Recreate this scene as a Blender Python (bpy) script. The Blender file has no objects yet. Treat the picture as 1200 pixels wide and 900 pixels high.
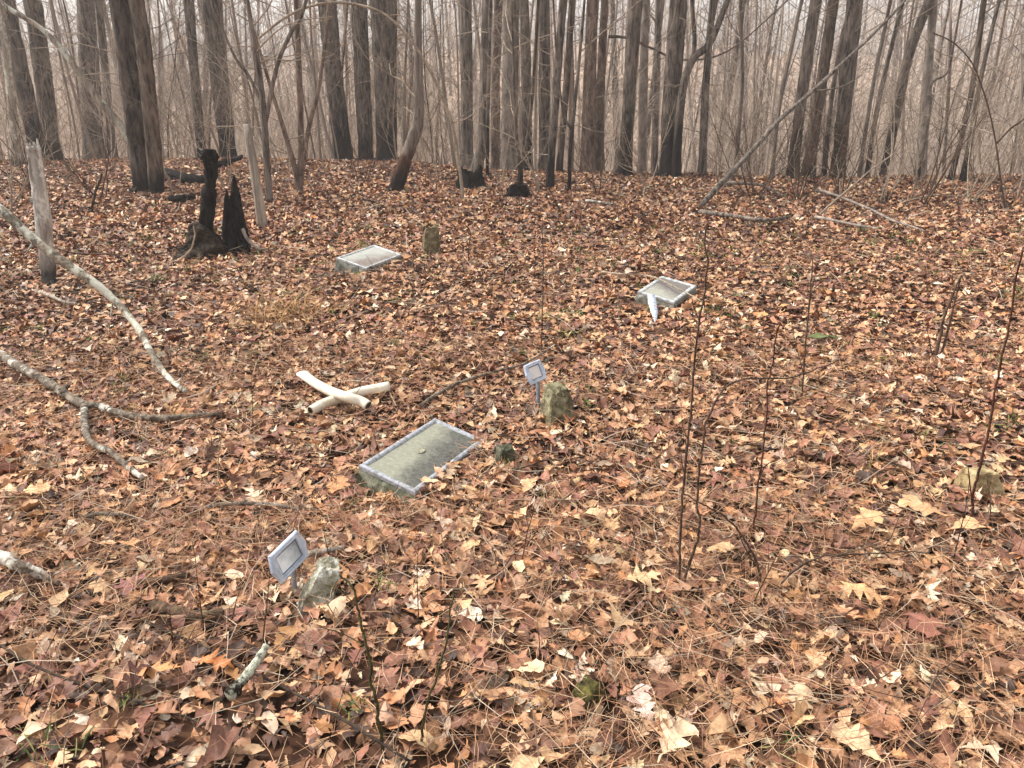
import bpy, math
import numpy as np
from mathutils import Euler, Vector
RNG = np.random.default_rng(11)
SC = bpy.context.scene
COL = SC.collection

# ------------------------------------------------------------------ camera model
F, PITCH, HEYE = 870.0, math.radians(21.5), 1.55      # focal length for a 1200 px wide picture
_up = np.array([0, math.sin(PITCH), math.cos(PITCH)]); _fw = np.array([0, math.cos(PITCH), -math.sin(PITCH)])

def sstep(a, b, x):
    t = np.clip((x - a) / (b - a), 0, 1); return t * t * (3 - 2 * t)

def terrain(x, y):
    x = np.asarray(x, float); y = np.asarray(y, float)
    crest = np.interp(x, [-40, -9, -3, 0, 4, 7, 40], [18.5, 17.8, 17.4, 15.4, 15.0, 13.8, 13.2])
    d = y - crest
    z = -4.6 * sstep(0, 19, d)
    hill = np.clip(y - 38, 0, 102)
    z = z + 0.122 * hill * sstep(0, 14, hill) + 1.4 * np.sin(x * .045 + 1) * sstep(40, 80, y) + .5 * np.sin(x * .13 + y * .08) * sstep(34, 60, y)
    z = z + .022 * np.sin(x * 1.3 + .7 * y) * np.cos(y * 1.1 - .4 * x) + .012 * np.sin(x * 3.1 - y * 2.3 + 1) + .06 * np.sin(.35 * x + .5) * np.sin(.31 * y)
    return z

def ray(px, py):
    return _fw + np.array([1., 0, 0]) * (px - 600) / F + _up * (450 - py) / F

def at(px, py, Y=None, dz=0.0):
    """Where the line of sight through a spot of the photo meets the ground (or the depth Y)."""
    d = ray(px, py)
    o = np.array([0, 0, HEYE])
    if Y is not None:
        return o + d * (Y / d[1])
    t = 1.0; p = o
    z = 0.0
    for _ in range(25):
        t = (z + dz - HEYE) / d[2]; p = o + d * t
        z = .5 * z + .5 * float(terrain(p[0], p[1]))
    return p

def gz(x, y):
    return float(terrain(x, y))

# ------------------------------------------------------------------ materials
def lin(c):
    return tuple(((v / 255) / 12.92 if v / 255 <= .04045 else ((v / 255 + .055) / 1.055) ** 2.4) for v in c) + (1.0,)

class NT:
    def __init__(self, name):
        self.m = bpy.data.materials.new(name); self.m.use_nodes = True
        self.t = self.m.node_tree; self.n = self.t.nodes; self.l = self.t.links
        self.b = self.n['Principled BSDF']; self.b.inputs['Specular IOR Level'].default_value = .25
        self.b.inputs['Roughness'].default_value = .8
        self.tc = self.n.new('ShaderNodeTexCoord')
    def set(self, node, sock, v):
        s = node.inputs[sock]
        if isinstance(v, bpy.types.NodeSocket): self.l.new(v, s)
        else: s.default_value = v
    def add(self, typ, **kw):
        return self.n.new(typ)
    def mapping(self, scale, coord='Object'):
        mp = self.n.new('ShaderNodeMapping'); self.l.new(self.tc.outputs[coord], mp.inputs[0])
        mp.inputs['Scale'].default_value = scale; return mp.outputs[0]
    def noise(self, vec, scale, detail=4, rough=.6, dist=0):
        x = self.n.new('ShaderNodeTexNoise'); self.l.new(vec, x.inputs['Vector'])
        x.inputs['Scale'].default_value = scale; x.inputs['Detail'].default_value = detail
        x.inputs['Roughness'].default_value = rough; x.inputs['Distortion'].default_value = dist
        return x.outputs['Fac']
    def ramp(self, fac, stops, interp='LINEAR'):
        r = self.n.new('ShaderNodeValToRGB'); r.color_ramp.interpolation = interp
        e = r.color_ramp.elements
        while len(e) < len(stops): e.new(.5)
        for k, (p, c) in zip(e, stops):
            k.position = p; k.color = c if len(c) == 4 else tuple(c) + (1,)
        self.l.new(fac, r.inputs[0]); return r.outputs['Color']
    def math(self, op, a, b=0.0):
        x = self.n.new('ShaderNodeMath'); x.operation = op
        self.set(x, 0, a); self.set(x, 1, b); return x.outputs[0]
    def mix(self, fac, a, b):
        x = self.n.new('ShaderNodeMix'); x.data_type = 'RGBA'
        self.set(x, 0, fac); self.set(x, 6, a); self.set(x, 7, b); return x.outputs[2]
    def color(self, v): self.set(self.b, 'Base Color', v)
    def bump(self, h, dist=.02, strength=.7):
        x = self.n.new('ShaderNodeBump'); x.inputs['Distance'].default_value = dist; x.inputs['Strength'].default_value = strength
        self.l.new(h, x.inputs['Height']); self.l.new(x.outputs[0], self.b.inputs['Normal'])
    def z(self):
        s = self.n.new('ShaderNodeSeparateXYZ'); self.l.new(self.tc.outputs['Object'], s.inputs[0]); return s

def bark(name, light, dark, ridge=26, char=0.0, lichen=None, vert=.12, bump=.03, upper=None):
    """Ridged bark; char = height up to which fire has blackened the butt."""
    k = NT(name)
    v = k.mapping((1, 1, vert)); w = k.mapping((1, 1, .5))
    n1 = k.noise(v, ridge, 5, .65, .6); n2 = k.noise(w, 3.2, 3)
    c = k.ramp(n1, [(.36, lin(dark)), (.62, lin(light))])
    big = k.ramp(n2, [(.35, (.62, .62, .62)), (.7, (1.12, 1.1, 1.06))])
    mu = k.n.new('ShaderNodeMix'); mu.data_type = 'RGBA'; mu.blend_type = 'MULTIPLY'; mu.inputs[0].default_value = 1
    k.l.new(c, mu.inputs[6]); k.l.new(big, mu.inputs[7]); c = mu.outputs[2]
    if lichen:
        ln = k.noise(w, 7, 6, .7); f = k.ramp(ln, [(lichen[1] - .04, (0, 0, 0)), (lichen[1] + .04, (1, 1, 1))])
        c = k.mix(f, c, lin(lichen[0]))
    if upper:
        f = k.ramp(k.math('ADD', k.z().outputs[2], k.math('MULTIPLY', k.noise(v, 6, 3), .5)), [(min(upper[1], 1), (0, 0, 0)), (min(upper[1] + .12, 1), (1, 1, 1))])
        c = k.mix(f, c, k.ramp(n1, [(.36, lin(upper[2])), (.62, lin(upper[0]))]))
    if char:
        zz = k.math('ADD', k.z().outputs[2], k.math('MULTIPLY', k.math('SUBTRACT', k.noise(v, 9, 3), .5), char * 1.4))
        f = k.ramp(k.math('DIVIDE', zz, char * 1.25), [(.45, (1, 1, 1)), (.95, (0, 0, 0))])
        c = k.mix(k.math('MULTIPLY', f, .88), c, (.012, .0105, .010, 1))
    k.color(c); k.b.inputs['Roughness'].default_value = .92; k.b.inputs['Specular IOR Level'].default_value = .12
    k.bump(n1, bump, .9)
    return k.m

def speckle(name, c1, c2, c3=None, scale=8, rough=.85, bump=.01, metal=0.0, spec=.25, stops=(.38, .5, .64)):
    k = NT(name); v = k.mapping((1, 1, 1)); n = k.noise(v, scale, 8, .68, .3)
    st = [(stops[0], lin(c1)), (stops[1], lin(c2))] + ([(stops[2], lin(c3))] if c3 else [])
    k.color(k.ramp(n, st)); k.b.inputs['Roughness'].default_value = rough; k.b.inputs['Metallic'].default_value = metal
    k.b.inputs['Specular IOR Level'].default_value = spec
    if bump: k.bump(k.noise(v, scale * 3, 6, .7), bump, .8)
    return k.m

M = {}
M['bark_grey'] = bark('bark_grey', (150, 138, 127), (62, 54, 48), 20)
M['bark_grey_char'] = bark('bark_grey_char', (146, 134, 123), (56, 48, 43), 19, char=.7, vert=.2)
M['bark_dark'] = bark('bark_dark', (146, 133, 122), (56, 49, 44), 15, char=1.3, bump=.06, vert=.2)
M['bark_brown'] = bark('bark_brown', (138, 122, 108), (56, 47, 41), 16, char=.4, bump=.06, vert=.2)
M['bark_plated'] = bark('bark_plated', (124, 111, 101), (42, 36, 32), 13, char=.4, bump=.07, vert=.24)
M['bark_smooth'] = bark('bark_smooth', (168, 156, 145), (112, 102, 94), 10, vert=.4, bump=.012)
M['bark_pink'] = bark('bark_pink', (152, 132, 118), (88, 73, 64), 16, vert=.3)
M['bark_pale'] = bark('bark_pale', (188, 176, 160), (120, 108, 96), 14, char=.25, lichen=((206, 204, 188), .55))
M['bleached_wood'] = bark('bleached_wood', (194, 182, 168), (136, 122, 108), 28, vert=.05)
M['white_stump_wood'] = bark('white_stump_wood', (206, 198, 188), (140, 128, 118), 24, vert=.1, char=.3, lichen=((222, 218, 208), .54))
M['red_heart'] = bark('red_heart', (112, 80, 64), (44, 33, 29), 30, vert=.05, char=.45, upper=((146, 134, 122), .86, (86, 76, 68)))
M['lichen_branch'] = bark('lichen_branch', (168, 156, 138), (72, 63, 55), 26, vert=1, lichen=((206, 202, 184), .52), bump=.008)
M['twig_pale'] = bark('twig_pale', (186, 170, 150), (138, 122, 106), 30, vert=1, bump=.002)
M['twig_brown'] = bark('twig_brown', (112, 92, 78), (66, 52, 44), 40, vert=1, bump=.002)
M['twig_dark'] = bark('twig_dark', (84, 72, 62), (44, 37, 33), 40, vert=1, bump=.002)
M['cane_red'] = bark('cane_red', (112, 74, 60), (62, 42, 36), 40, vert=1, bump=.002)
M['cane_green'] = bark('cane_green', (92, 88, 52), (54, 50, 34), 40, vert=1, bump=.002)
M['rotten_wood'] = bark('rotten_wood', (148, 135, 120), (64, 54, 46), 30, vert=1, lichen=((198, 193, 180), .57), bump=.012)
M['mossy_bark'] = bark('mossy_bark', (112, 90, 74), (46, 37, 31), 34, vert=1, lichen=((128, 116, 84), .63), bump=.012)
M['white_lichen'] = bark('white_lichen', (66, 57, 50), (34, 29, 26), 40, vert=1, lichen=((206, 207, 184), .49), bump=.012)
M['char'] = bark('char', (50, 46, 43), (6, 6, 6), 26, vert=.3, bump=.07)
M['char_moss'] = speckle('char_moss', (14, 12, 11), (56, 44, 34), (104, 86, 58), 30, .92, .03, stops=(.38, .52, .68))
M['concrete'] = speckle('concrete', (112, 112, 100), (146, 146, 134), (178, 178, 166), 12, .92, .006)
M['concrete_moss'] = speckle('concrete_moss', (72, 76, 58), (126, 130, 108), (172, 174, 156), 11, .92, .008)
M['metal_frame'] = speckle('metal_frame', (122, 122, 118), (158, 160, 165), (176, 178, 183), 60, .6, .0008, metal=.15, spec=.4)
M['metal_pale'] = speckle('metal_pale', (128, 128, 122), (184, 187, 186), (206, 207, 204), 30, .6, .0008, metal=.1, spec=.4)
M['marker_metal'] = speckle('marker_metal', (172, 181, 196), (196, 204, 217), (212, 218, 227), 24, .42, .0005, metal=.2, spec=.5)
M['stake_metal'] = speckle('stake_metal', (120, 126, 134), (150, 156, 164), (172, 178, 186), 20, .45, .0005, metal=.35, spec=.5)
M['pvc'] = speckle('pvc', (204, 190, 162), (226, 216, 194), (232, 224, 206), 9, .45, 0, spec=.45)
M['pvc_bore_shade'] = speckle('pvc_bore_shade', (70, 56, 42), (104, 86, 66), None, 9, .8, 0)  # same pipe inside, its shade put into the colour so open ends look hollow
M['stone_moss'] = speckle('stone_moss', (72, 66, 50), (128, 121, 92), (168, 160, 128), 26, .95, .02)
M['stone_lichen'] = speckle('stone_lichen', (96, 88, 70), (164, 159, 136), (216, 215, 202), 24, .95, .02, stops=(.36, .48, .62))
M['stone_brown'] = speckle('stone_brown', (78, 66, 48), (118, 104, 76), (150, 138, 108), 24, .95, .02)
M['stone_ochre'] = speckle('stone_ochre', (126, 106, 74), (168, 146, 106), (190, 172, 134), 12, .95, .015)
M['stone_grey_moss'] = speckle('stone_grey_moss', (56, 58, 40), (92, 90, 72), (124, 120, 104), 18, .95, .015)
M['stone_dark_moss'] = speckle('stone_dark_moss', (48, 44, 30), (82, 76, 40), (116, 108, 52), 30, .95, .015)

def face_mat(name, pale, dark, fx, fy, off, third=None):
    """Weathered plaque face: dried silt and lichen over part of it."""
    k = NT(name); v = k.mapping((1, 1, 1)); s = k.z()
    n = k.noise(v, 9, 7, .7, .4); n2 = k.noise(v, 55, 8, .8)
    g = k.math('ADD', k.math('ADD', k.math('MULTIPLY', s.outputs[0], fx), k.math('MULTIPLY', s.outputs[1], fy)), off)
    g = k.math('ADD', g, k.math('MULTIPLY', k.math('SUBTRACT', n, .5), .75))
    f = k.ramp(g, [(.30, (0, 0, 0)), (.66, (1, 1, 1))])
    a = k.ramp(n2, [(.35, lin(tuple(int(c * .8) for c in pale))), (.66, lin(pale))])
    b = k.ramp(n2, [(.33, lin(tuple(int(c * .62) for c in dark))), (.68, lin(tuple(min(255, int(c * 1.18)) for c in dark)))])
    k.color(k.mix(f, b, a)); k.b.inputs['Roughness'].default_value = .8
    k.bump(n2, .002, .6)
    return k.m
M['face_large'] = face_mat('face_large', (160, 159, 140), (98, 97, 89), -.55, 4.2, .47)
M['face_white'] = face_mat('face_white', (186, 186, 176), (136, 124, 116), .6, 2.2, .5)
M['face_grey'] = face_mat('face_grey', (170, 168, 154), (120, 113, 108), -2.6, 1.6, .36)

def card_mat(name, a, b, c):
    k = NT(name); v = k.mapping((1, 1, 1)); s = k.z()
    g = k.math('ADD', k.math('ADD', k.math('MULTIPLY', s.outputs[0], 7.0), k.math('MULTIPLY', s.outputs[1], 5.0)), .45)
    g = k.math('ADD', g, k.math('MULTIPLY', k.math('SUBTRACT', k.noise(v, 26, 4), .5), .9))
    k.color(k.ramp(g, [(.2, lin(a)), (.5, lin(b)), (.85, lin(c))])); k.b.inputs['Roughness'].default_value = .3
    return k.m
M['gasket'] = speckle('gasket', (70, 74, 82), (92, 96, 104), None, 9, .7, 0)
M['card_faded'] = card_mat('card_faded', (244, 246, 246), (206, 210, 211), (140, 146, 148))
M['card_pink'] = card_mat('card_pink', (222, 214, 206), (232, 222, 216), (214, 206, 204))

def leaf_mat():
    k = NT('dead_leaf')
    a = k.n.new('ShaderNodeAttribute'); a.attribute_name = 'col'
    u = k.n.new('ShaderNodeAttribute'); u.attribute_name = 'luv'
    sp = k.n.new('ShaderNodeSeparateXYZ'); k.l.new(u.outputs['Vector'], sp.inputs[0])
    x, y, r = sp.outputs[0], sp.outputs[1], sp.outputs[2]
    ay = k.math('ABSOLUTE', y)
    mid = k.math('LESS_THAN', ay, .014)
    w = k.math('PINGPONG', k.math('ADD', k.math('MULTIPLY', x, 1.0), k.math('MULTIPLY', ay, -.9)), .065)
    vein = k.math('MULTIPLY', k.math('LESS_THAN', w, .007), .6)
    v = k.math('MAXIMUM', mid, vein)
    geo = k.n.new('ShaderNodeNewGeometry')
    n = k.noise(geo.outputs['Position'], 46, 5, .7, .2)
    mot = k.ramp(n, [(.28, (.55, .5, .48)), (.5, (.96, .96, .96)), (.75, (1.22, 1.2, 1.16))])
    mu = k.n.new('ShaderNodeMix'); mu.data_type = 'RGBA'; mu.blend_type = 'MULTIPLY'; mu.inputs[0].default_value = 1
    k.l.new(a.outputs['Color'], mu.inputs[6]); k.l.new(mot, mu.inputs[7])
    br = k.n.new('ShaderNodeMix'); br.data_type = 'RGBA'; br.blend_type = 'MULTIPLY'; br.inputs[0].default_value = 1
    k.l.new(mu.outputs[2], br.inputs[6]); br.inputs[7].default_value = (1.35, 1.3, 1.2, 1)
    c = k.mix(k.math('MULTIPLY', v, .55), mu.outputs[2], br.outputs[2])
    k.color(c); k.b.inputs['Roughness'].default_value = .62; k.b.inputs['Specular IOR Level'].default_value = .3
    return k.m
M['leaf'] = leaf_mat()
def attr_mat(name, rough=.7):
    k = NT(name); a = k.n.new('ShaderNodeAttribute'); a.attribute_name = 'col'; k.color(a.outputs['Color'])
    k.b.inputs['Roughness'].default_value = rough; k.b.inputs['Specular IOR Level'].default_value = .15; return k.m
M['litter'] = attr_mat('litter')
def ground_mat():
    k = NT('leaf_mould')
    v = k.mapping((1, 1, 1))
    d = k.n.new('ShaderNodeMix'); d.data_type = 'VECTOR'; d.inputs[0].default_value = .12
    nz = k.n.new('ShaderNodeTexNoise'); nz.inputs['Scale'].default_value = 9; k.l.new(v, nz.inputs['Vector'])
    k.l.new(v, d.inputs[4]); k.l.new(nz.outputs['Color'], d.inputs[5])
    vo = k.n.new('ShaderNodeTexVoronoi'); vo.inputs['Scale'].default_value = 14; k.l.new(d.outputs[1], vo.inputs['Vector'])
    sp = k.n.new('ShaderNodeSeparateColor'); k.l.new(vo.outputs['Color'], sp.inputs[0])
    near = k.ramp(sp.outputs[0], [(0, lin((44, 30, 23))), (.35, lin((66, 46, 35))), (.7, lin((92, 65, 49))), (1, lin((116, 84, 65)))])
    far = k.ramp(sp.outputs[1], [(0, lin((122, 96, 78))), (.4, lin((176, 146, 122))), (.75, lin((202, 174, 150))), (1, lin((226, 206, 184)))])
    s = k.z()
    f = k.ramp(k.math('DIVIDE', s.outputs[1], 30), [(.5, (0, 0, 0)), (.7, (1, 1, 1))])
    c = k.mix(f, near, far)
    k.color(c); k.b.inputs['Roughness'].default_value = .95; k.b.inputs['Specular IOR Level'].default_value = .05
    k.bump(sp.outputs[2], .03, .8)
    return k.m
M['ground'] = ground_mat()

# ------------------------------------------------------------------ mesh building
class MB:
    def __init__(s): s.V = []; s.Q = []; s.T = []; s.n = 0; s.A = []; s.U = []
    def add(s, v, q=None, t=None, col=None, uv=None):
        v = np.asarray(v, float); s.V.append(v)
        if q is not None and len(q): s.Q.append(np.asarray(q, np.int64) + s.n)
        if t is not None and len(t): s.T.append(np.asarray(t, np.int64) + s.n)
        if col is not None: s.A.append(np.asarray(col, float))
        if uv is not None: s.U.append(np.asarray(uv, float))
        s.n += len(v)
    def tube(s, P, r, sides=6, cap=True, rough=0.0, rng=RNG, flat=1.0):
        P = np.asarray(P, float); n = len(P); r = np.broadcast_to(np.asarray(r, float), (n,))
        t = np.gradient(P, axis=0); t /= np.linalg.norm(t, axis=1)[:, None] + 1e-12
        ref = np.array([.31, .95, .05]) if abs(t[:, 2]).mean() > .6 else np.array([.05, .1, 1.])
        u = np.cross(t, ref); u /= np.linalg.norm(u, axis=1)[:, None] + 1e-12
        w = np.cross(t, u)
        a = np.linspace(0, 2 * np.pi, sides, endpoint=False)
        rr = r[:, None] * (1 + rough * rng.normal(size=(n, sides))) if rough else np.repeat(r[:, None], sides, 1)
        v = P[:, None] + u[:, None] * (np.cos(a)[None, :, None] * rr[..., None]) + w[:, None] * (np.sin(a)[None, :, None] * rr[..., None] * flat)
        i = np.arange(n - 1)[:, None] * sides; j = np.arange(sides)[None]; k = (j + 1) % sides
        q = np.stack([i + j, i + k, i + sides + k, i + sides + j], -1).reshape(-1, 4)
        v = v.reshape(-1, 3); tr = []
        if cap:
            v = np.vstack([v, P[0], P[-1]]); b = n * sides
            jj = np.arange(sides); kk = (jj + 1) % sides
            tr = np.vstack([np.stack([kk, jj, np.full(sides, b)], -1), np.stack([(n - 1) * sides + jj, (n - 1) * sides + kk, np.full(sides, b + 1)], -1)])
        s.add(v, q, tr)
    def arrays(s):
        V = np.vstack(s.V); Q = np.vstack(s.Q) if s.Q else np.zeros((0, 4), int); T = np.vstack(s.T) if s.T else np.zeros((0, 3), int)
        return V, Q, T
    def build(s, name, mat, parent=None, origin=None, smooth=True, local=False):
        V, Q, T = s.arrays()
        if origin is not None and not local: V = V - np.asarray(origin)
        me = make_mesh(name, V, Q, T, np.vstack(s.A) if s.A else None, np.vstack(s.U) if s.U else None, smooth)
        me.materials.append(mat if not isinstance(mat, str) else M[mat])
        o = bpy.data.objects.new(name, me); COL.objects.link(o)
        if parent is not None: o.parent = parent
        elif origin is not None: o.location = origin
        return o

def make_mesh(name, V, Q, T, col=None, uv=None, smooth=True):
    me = bpy.data.meshes.new(name)
    nq, nt = len(Q), len(T)
    me.vertices.add(len(V)); me.vertices.foreach_set('co', np.ascontiguousarray(V, np.float32).ravel())
    me.loops.add(nq * 4 + nt * 3); me.loops.foreach_set('vertex_index', np.concatenate([Q.ravel(), T.ravel()]).astype(np.int32))
    me.polygons.add(nq + nt)
    st = np.concatenate([np.arange(nq) * 4, nq * 4 + np.arange(nt) * 3]).astype(np.int32)
    me.polygons.foreach_set('loop_start', st)
    me.polygons.foreach_set('use_smooth', np.full(nq + nt, smooth, bool))
    if col is not None:
        a = me.attributes.new('col', 'FLOAT_COLOR', 'POINT'); c = np.ones((len(V), 4), np.float32); c[:, :3] = col; a.data.foreach_set('color', c.ravel())
    if uv is not None:
        a = me.attributes.new('luv', 'FLOAT_VECTOR', 'POINT'); a.data.foreach_set('vector', np.ascontiguousarray(uv, np.float32).ravel())
    me.update(calc_edges=True); return me

def empty(name, loc, rot=(0, 0, 0)):
    o = bpy.data.objects.new(name, None); COL.objects.link(o); o.location = loc; o.rotation_euler = rot; o.empty_display_size = .1; return o
def tag(o, label=None, cat=None, group=None, kind=None):
    if label: o['label'] = label
    if cat: o['category'] = cat
    if group: o['group'] = group
    if kind: o['kind'] = kind
    return o

def spline(P, n):
    """Catmull-Rom through points (rows may carry extra columns such as the radius)."""
    P = np.asarray(P, float); m = len(P)
    if m == 2: return P[0] + (P[1] - P[0]) * np.linspace(0, 1, n)[:, None]
    E = np.vstack([2 * P[0] - P[1], P, 2 * P[-1] - P[-2]]); out = []
    for u in np.linspace(0, m - 1 - 1e-9, n):
        i = int(u); f = u - i; a, b, c, d = E[i:i + 4]
        out.append(.5 * (2 * b + (c - a) * f + (2 * a - 5 * b + 4 * c - d) * f * f + (3 * b - a - 3 * c + d) * f ** 3))
    return np.array(out)

def grow(mb, p, d, L, r, lvl, sides=4, wig=.16, up=.05, kids=4, rng=RNG, spread=.9, start=.25, ratio=.55, seg=6):
    """A wandering twig with side twigs."""
    P = [np.array(p, float)]; d = np.array(d, float); d /= np.linalg.norm(d); dirs = [d]
    for i in range(seg):
        d = d + rng.normal(size=3) * wig; d[2] += up; d /= np.linalg.norm(d)
        P.append(P[-1] + d * L / seg); dirs.append(d)
    P = np.array(P); rad = np.linspace(r, r * .3, seg + 1)
    mb.tube(P, rad, sides, cap=False)
    if lvl > 0:
        for k in range(kids):
            u = start + (1 - start) * (k + rng.random()) / kids
            i = min(int(u * seg), seg - 1); q = P[i] + (P[i + 1] - P[i]) * (u * seg - i)
            side = rng.normal(size=3); side -= dirs[i] * (side @ dirs[i]); side /= np.linalg.norm(side) + 1e-9
            nd = dirs[i] + side * spread * (.6 + .6 * rng.random())
            grow(mb, q, nd, L * ratio * (.6 + .6 * rng.random()) * (1.1 - .5 * u), max(rad[i] * .6, .0012), lvl - 1, max(3, sides - 1), wig, up, max(2, kids - 1), rng, spread, start, ratio, max(3, seg - 1))

# ------------------------------------------------------------------ ground, sky, haze
def axis(segs):
    a = []
    for lo, hi, st in segs: a += list(np.arange(lo, hi - 1e-6, st))
    return np.array(a + [segs[-1][1]])
xs = axis([(-180, -60, 6), (-60, -15, 1.5), (-15, 15, .15), (15, 60, 1.5), (60, 180, 6)])
ys = axis([(-30, -2, 2), (-2, 20, .15), (20, 60, 1), (60, 205, 4)])
X, Yg = np.meshgrid(xs, ys); Z = terrain(X, Yg)
mb = MB(); nx, ny = len(xs), len(ys)
i = np.arange(ny - 1)[:, None] * nx + np.arange(nx - 1)[None]
mb.add(np.stack([X, Yg, Z], -1).reshape(-1, 3), np.stack([i, i + 1, i + nx + 1, i + nx], -1).reshape(-1, 4))
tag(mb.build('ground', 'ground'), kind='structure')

SUN_EL, SUN_AZ = 50, -70          # degrees; azimuth measured from the view direction, negative to the left
w = bpy.data.worlds.new('World'); SC.world = w; w.use_nodes = True
nt = w.node_tree; bg = nt.nodes['Background']
sky = nt.nodes.new('ShaderNodeTexSky'); sky.sky_type = 'NISHITA'; sky.sun_disc = False
sky.sun_elevation = math.radians(SUN_EL); sky.sun_rotation = math.radians(SUN_AZ); sky.dust_density = 4; sky.air_density = 1.2
hs = nt.nodes.new('ShaderNodeHueSaturation'); hs.inputs['Saturation'].default_value = .18
nt.links.new(sky.outputs[0], hs.inputs['Color']); nt.links.new(hs.outputs[0], bg.inputs[0]); bg.inputs[1].default_value = .15
sl = bpy.data.lights.new('sun', 'SUN'); sl.energy = 2.3; sl.angle = math.radians(12); sl.color = (1, .965, .92)
so = bpy.data.objects.new('sun', sl); COL.objects.link(so)
e, a = math.radians(SUN_EL), math.radians(SUN_AZ)
sd = Vector((math.sin(a) * math.cos(e), math.cos(a) * math.cos(e), math.sin(e)))
so.rotation_euler = sd.to_track_quat('Z', 'Y').to_euler(); so.location = sd * 40

hz = MB()
x0, x1, y0, y1, z0, z1 = -185, 185, -35, 210, float(Z.min()) - 1, 36
hv = [(x0, y0, z0), (x1, y0, z0), (x1, y1, z0), (x0, y1, z0), (x0, y0, z1), (x1, y0, z1), (x1, y1, z1), (x0, y1, z1)]
hz.add(hv, [(3, 2, 1, 0), (4, 5, 6, 7), (0, 1, 5, 4), (1, 2, 6, 5), (2, 3, 7, 6), (3, 0, 4, 7)])
hm = bpy.data.materials.new('haze_air'); hm.use_nodes = True; hn = hm.node_tree.nodes
hn.remove(hn['Principled BSDF']); pv = hn.new('ShaderNodeVolumePrincipled')
pv.inputs['Color'].default_value = (.985, .98, .975, 1); pv.inputs['Density'].default_value = .0021; pv.inputs['Anisotropy'].default_value = .1
hm.node_tree.links.new(pv.outputs[0], hn['Material Output'].inputs['Volume'])
tag(hz.build('haze', hm, smooth=False), kind='stuff')

cam = bpy.data.cameras.new('camera'); cam.sensor_width = 36; cam.lens = F / 1200 * 36; cam.clip_end = 1000; cam.clip_start = .05
co = bpy.data.objects.new('camera', cam); COL.objects.link(co); co.location = (0, 0, HEYE); co.rotation_euler = (math.pi / 2 - PITCH, 0, 0)
SC.camera = co
SC.view_settings.view_transform = 'Standard'; SC.view_settings.look = 'None'; SC.view_settings.gamma = 1; SC.view_settings.exposure = .88
SC.render.engine = 'CYCLES'; SC.cycles.use_denoising = True; SC.cycles.volume_bounces = 1; SC.cycles.max_bounces = 6
SC.cycles.volume_step_rate = 4

# ------------------------------------------------------------------ graves: plaques, markers, stones, cross
def rot_obj(loc, eul): return np.array(loc), np.array(Euler(eul, 'XYZ').to_matrix())
KEEP_OUT = []     # (matrix, loc, x0,x1,y0,y1): where leaves do not lie

def plaque(label, loc, eul, wd, hd, face, base, frame, fw=.03, out=(.03, -.03)):
    root = empty('grave_plaque', loc, eul); tag(root, label, 'grave plaque', 'plaques set on the graves')
    x, y = wd / 2, hd / 2
    b = MB(); bx = x - .004; by = y - .004; fl = .009; rng = np.random.default_rng(int(wd * 1e4))
    rows = []
    for zz, g in ((-.006, 0), (-.03, .004), (-.075, fl * .7), (-.16, fl * 1.4)):
        loop = []
        for (ax, ay, bx2, by2) in ((-1, -1, 1, -1), (1, -1, 1, 1), (1, 1, -1, 1), (-1, 1, -1, -1)):
            for t in np.linspace(0, 1, 9)[:-1]:
                n = rng.normal(size=3) * (.003 if zz < -.01 else .0008)
                loop.append(((ax + (bx2 - ax) * t) * (bx + g) + n[0], (ay + (by2 - ay) * t) * (by + g) + n[1], zz + n[2]))
        rows.append(loop)
    v = np.array(rows).reshape(-1, 3); m = 32; q = []
    for r in range(3):
        for j in range(m): q.append((r * m + j, r * m + (j + 1) % m, (r + 1) * m + (j + 1) % m, (r + 1) * m + j)[::-1])
    v = np.vstack([v, [0, 0, -.006]]); b.add(v, q, [(j, (j + 1) % m, len(v) - 1) for j in range(m)])
    b.build('concrete_base', base, root, smooth=False)
    f = MB(); prof = [(0, -.014), (0, 0), (.003, .004), (.010, .006), (fw - .01, .0055), (fw - .004, .002), (fw, -.0035)]
    vs = []
    for sx, sy in ((-1, -1), (1, -1), (1, 1), (-1, 1)):
        for o_, zz in prof: vs.append((sx * (x - o_), sy * (y - o_), zz))
    k = len(prof); q = []
    for c in range(4):
        n = (c + 1) % 4
        for j in range(k - 1): q.append((c * k + j, n * k + j, n * k + j + 1, c * k + j + 1))
    f.add(vs, q); f.build('metal_frame', frame, root, smooth=False)
    p = MB(); gx, gy = x - fw + .002, y - fw + .002; N = 24
    uu, vv = np.meshgrid(np.linspace(-gx, gx, N), np.linspace(-gy, gy, 14))
    zz = -.0025 + .0012 * np.sin(uu * 40 + vv * 23) * np.cos(vv * 37); ii = np.arange(13)[:, None] * N + np.arange(N - 1)[None]
    p.add(np.stack([uu, vv, zz], -1).reshape(-1, 3), np.stack([ii, ii + 1, ii + N + 1, ii + N], -1).reshape(-1, 4))
    fp = p.build('face_plate', face, root)
    L, R = rot_obj(loc, eul); KEEP_OUT.append((R, L, -x - out[0], x + .05, -y + out[1], y + .03))
    return root, fp

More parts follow.
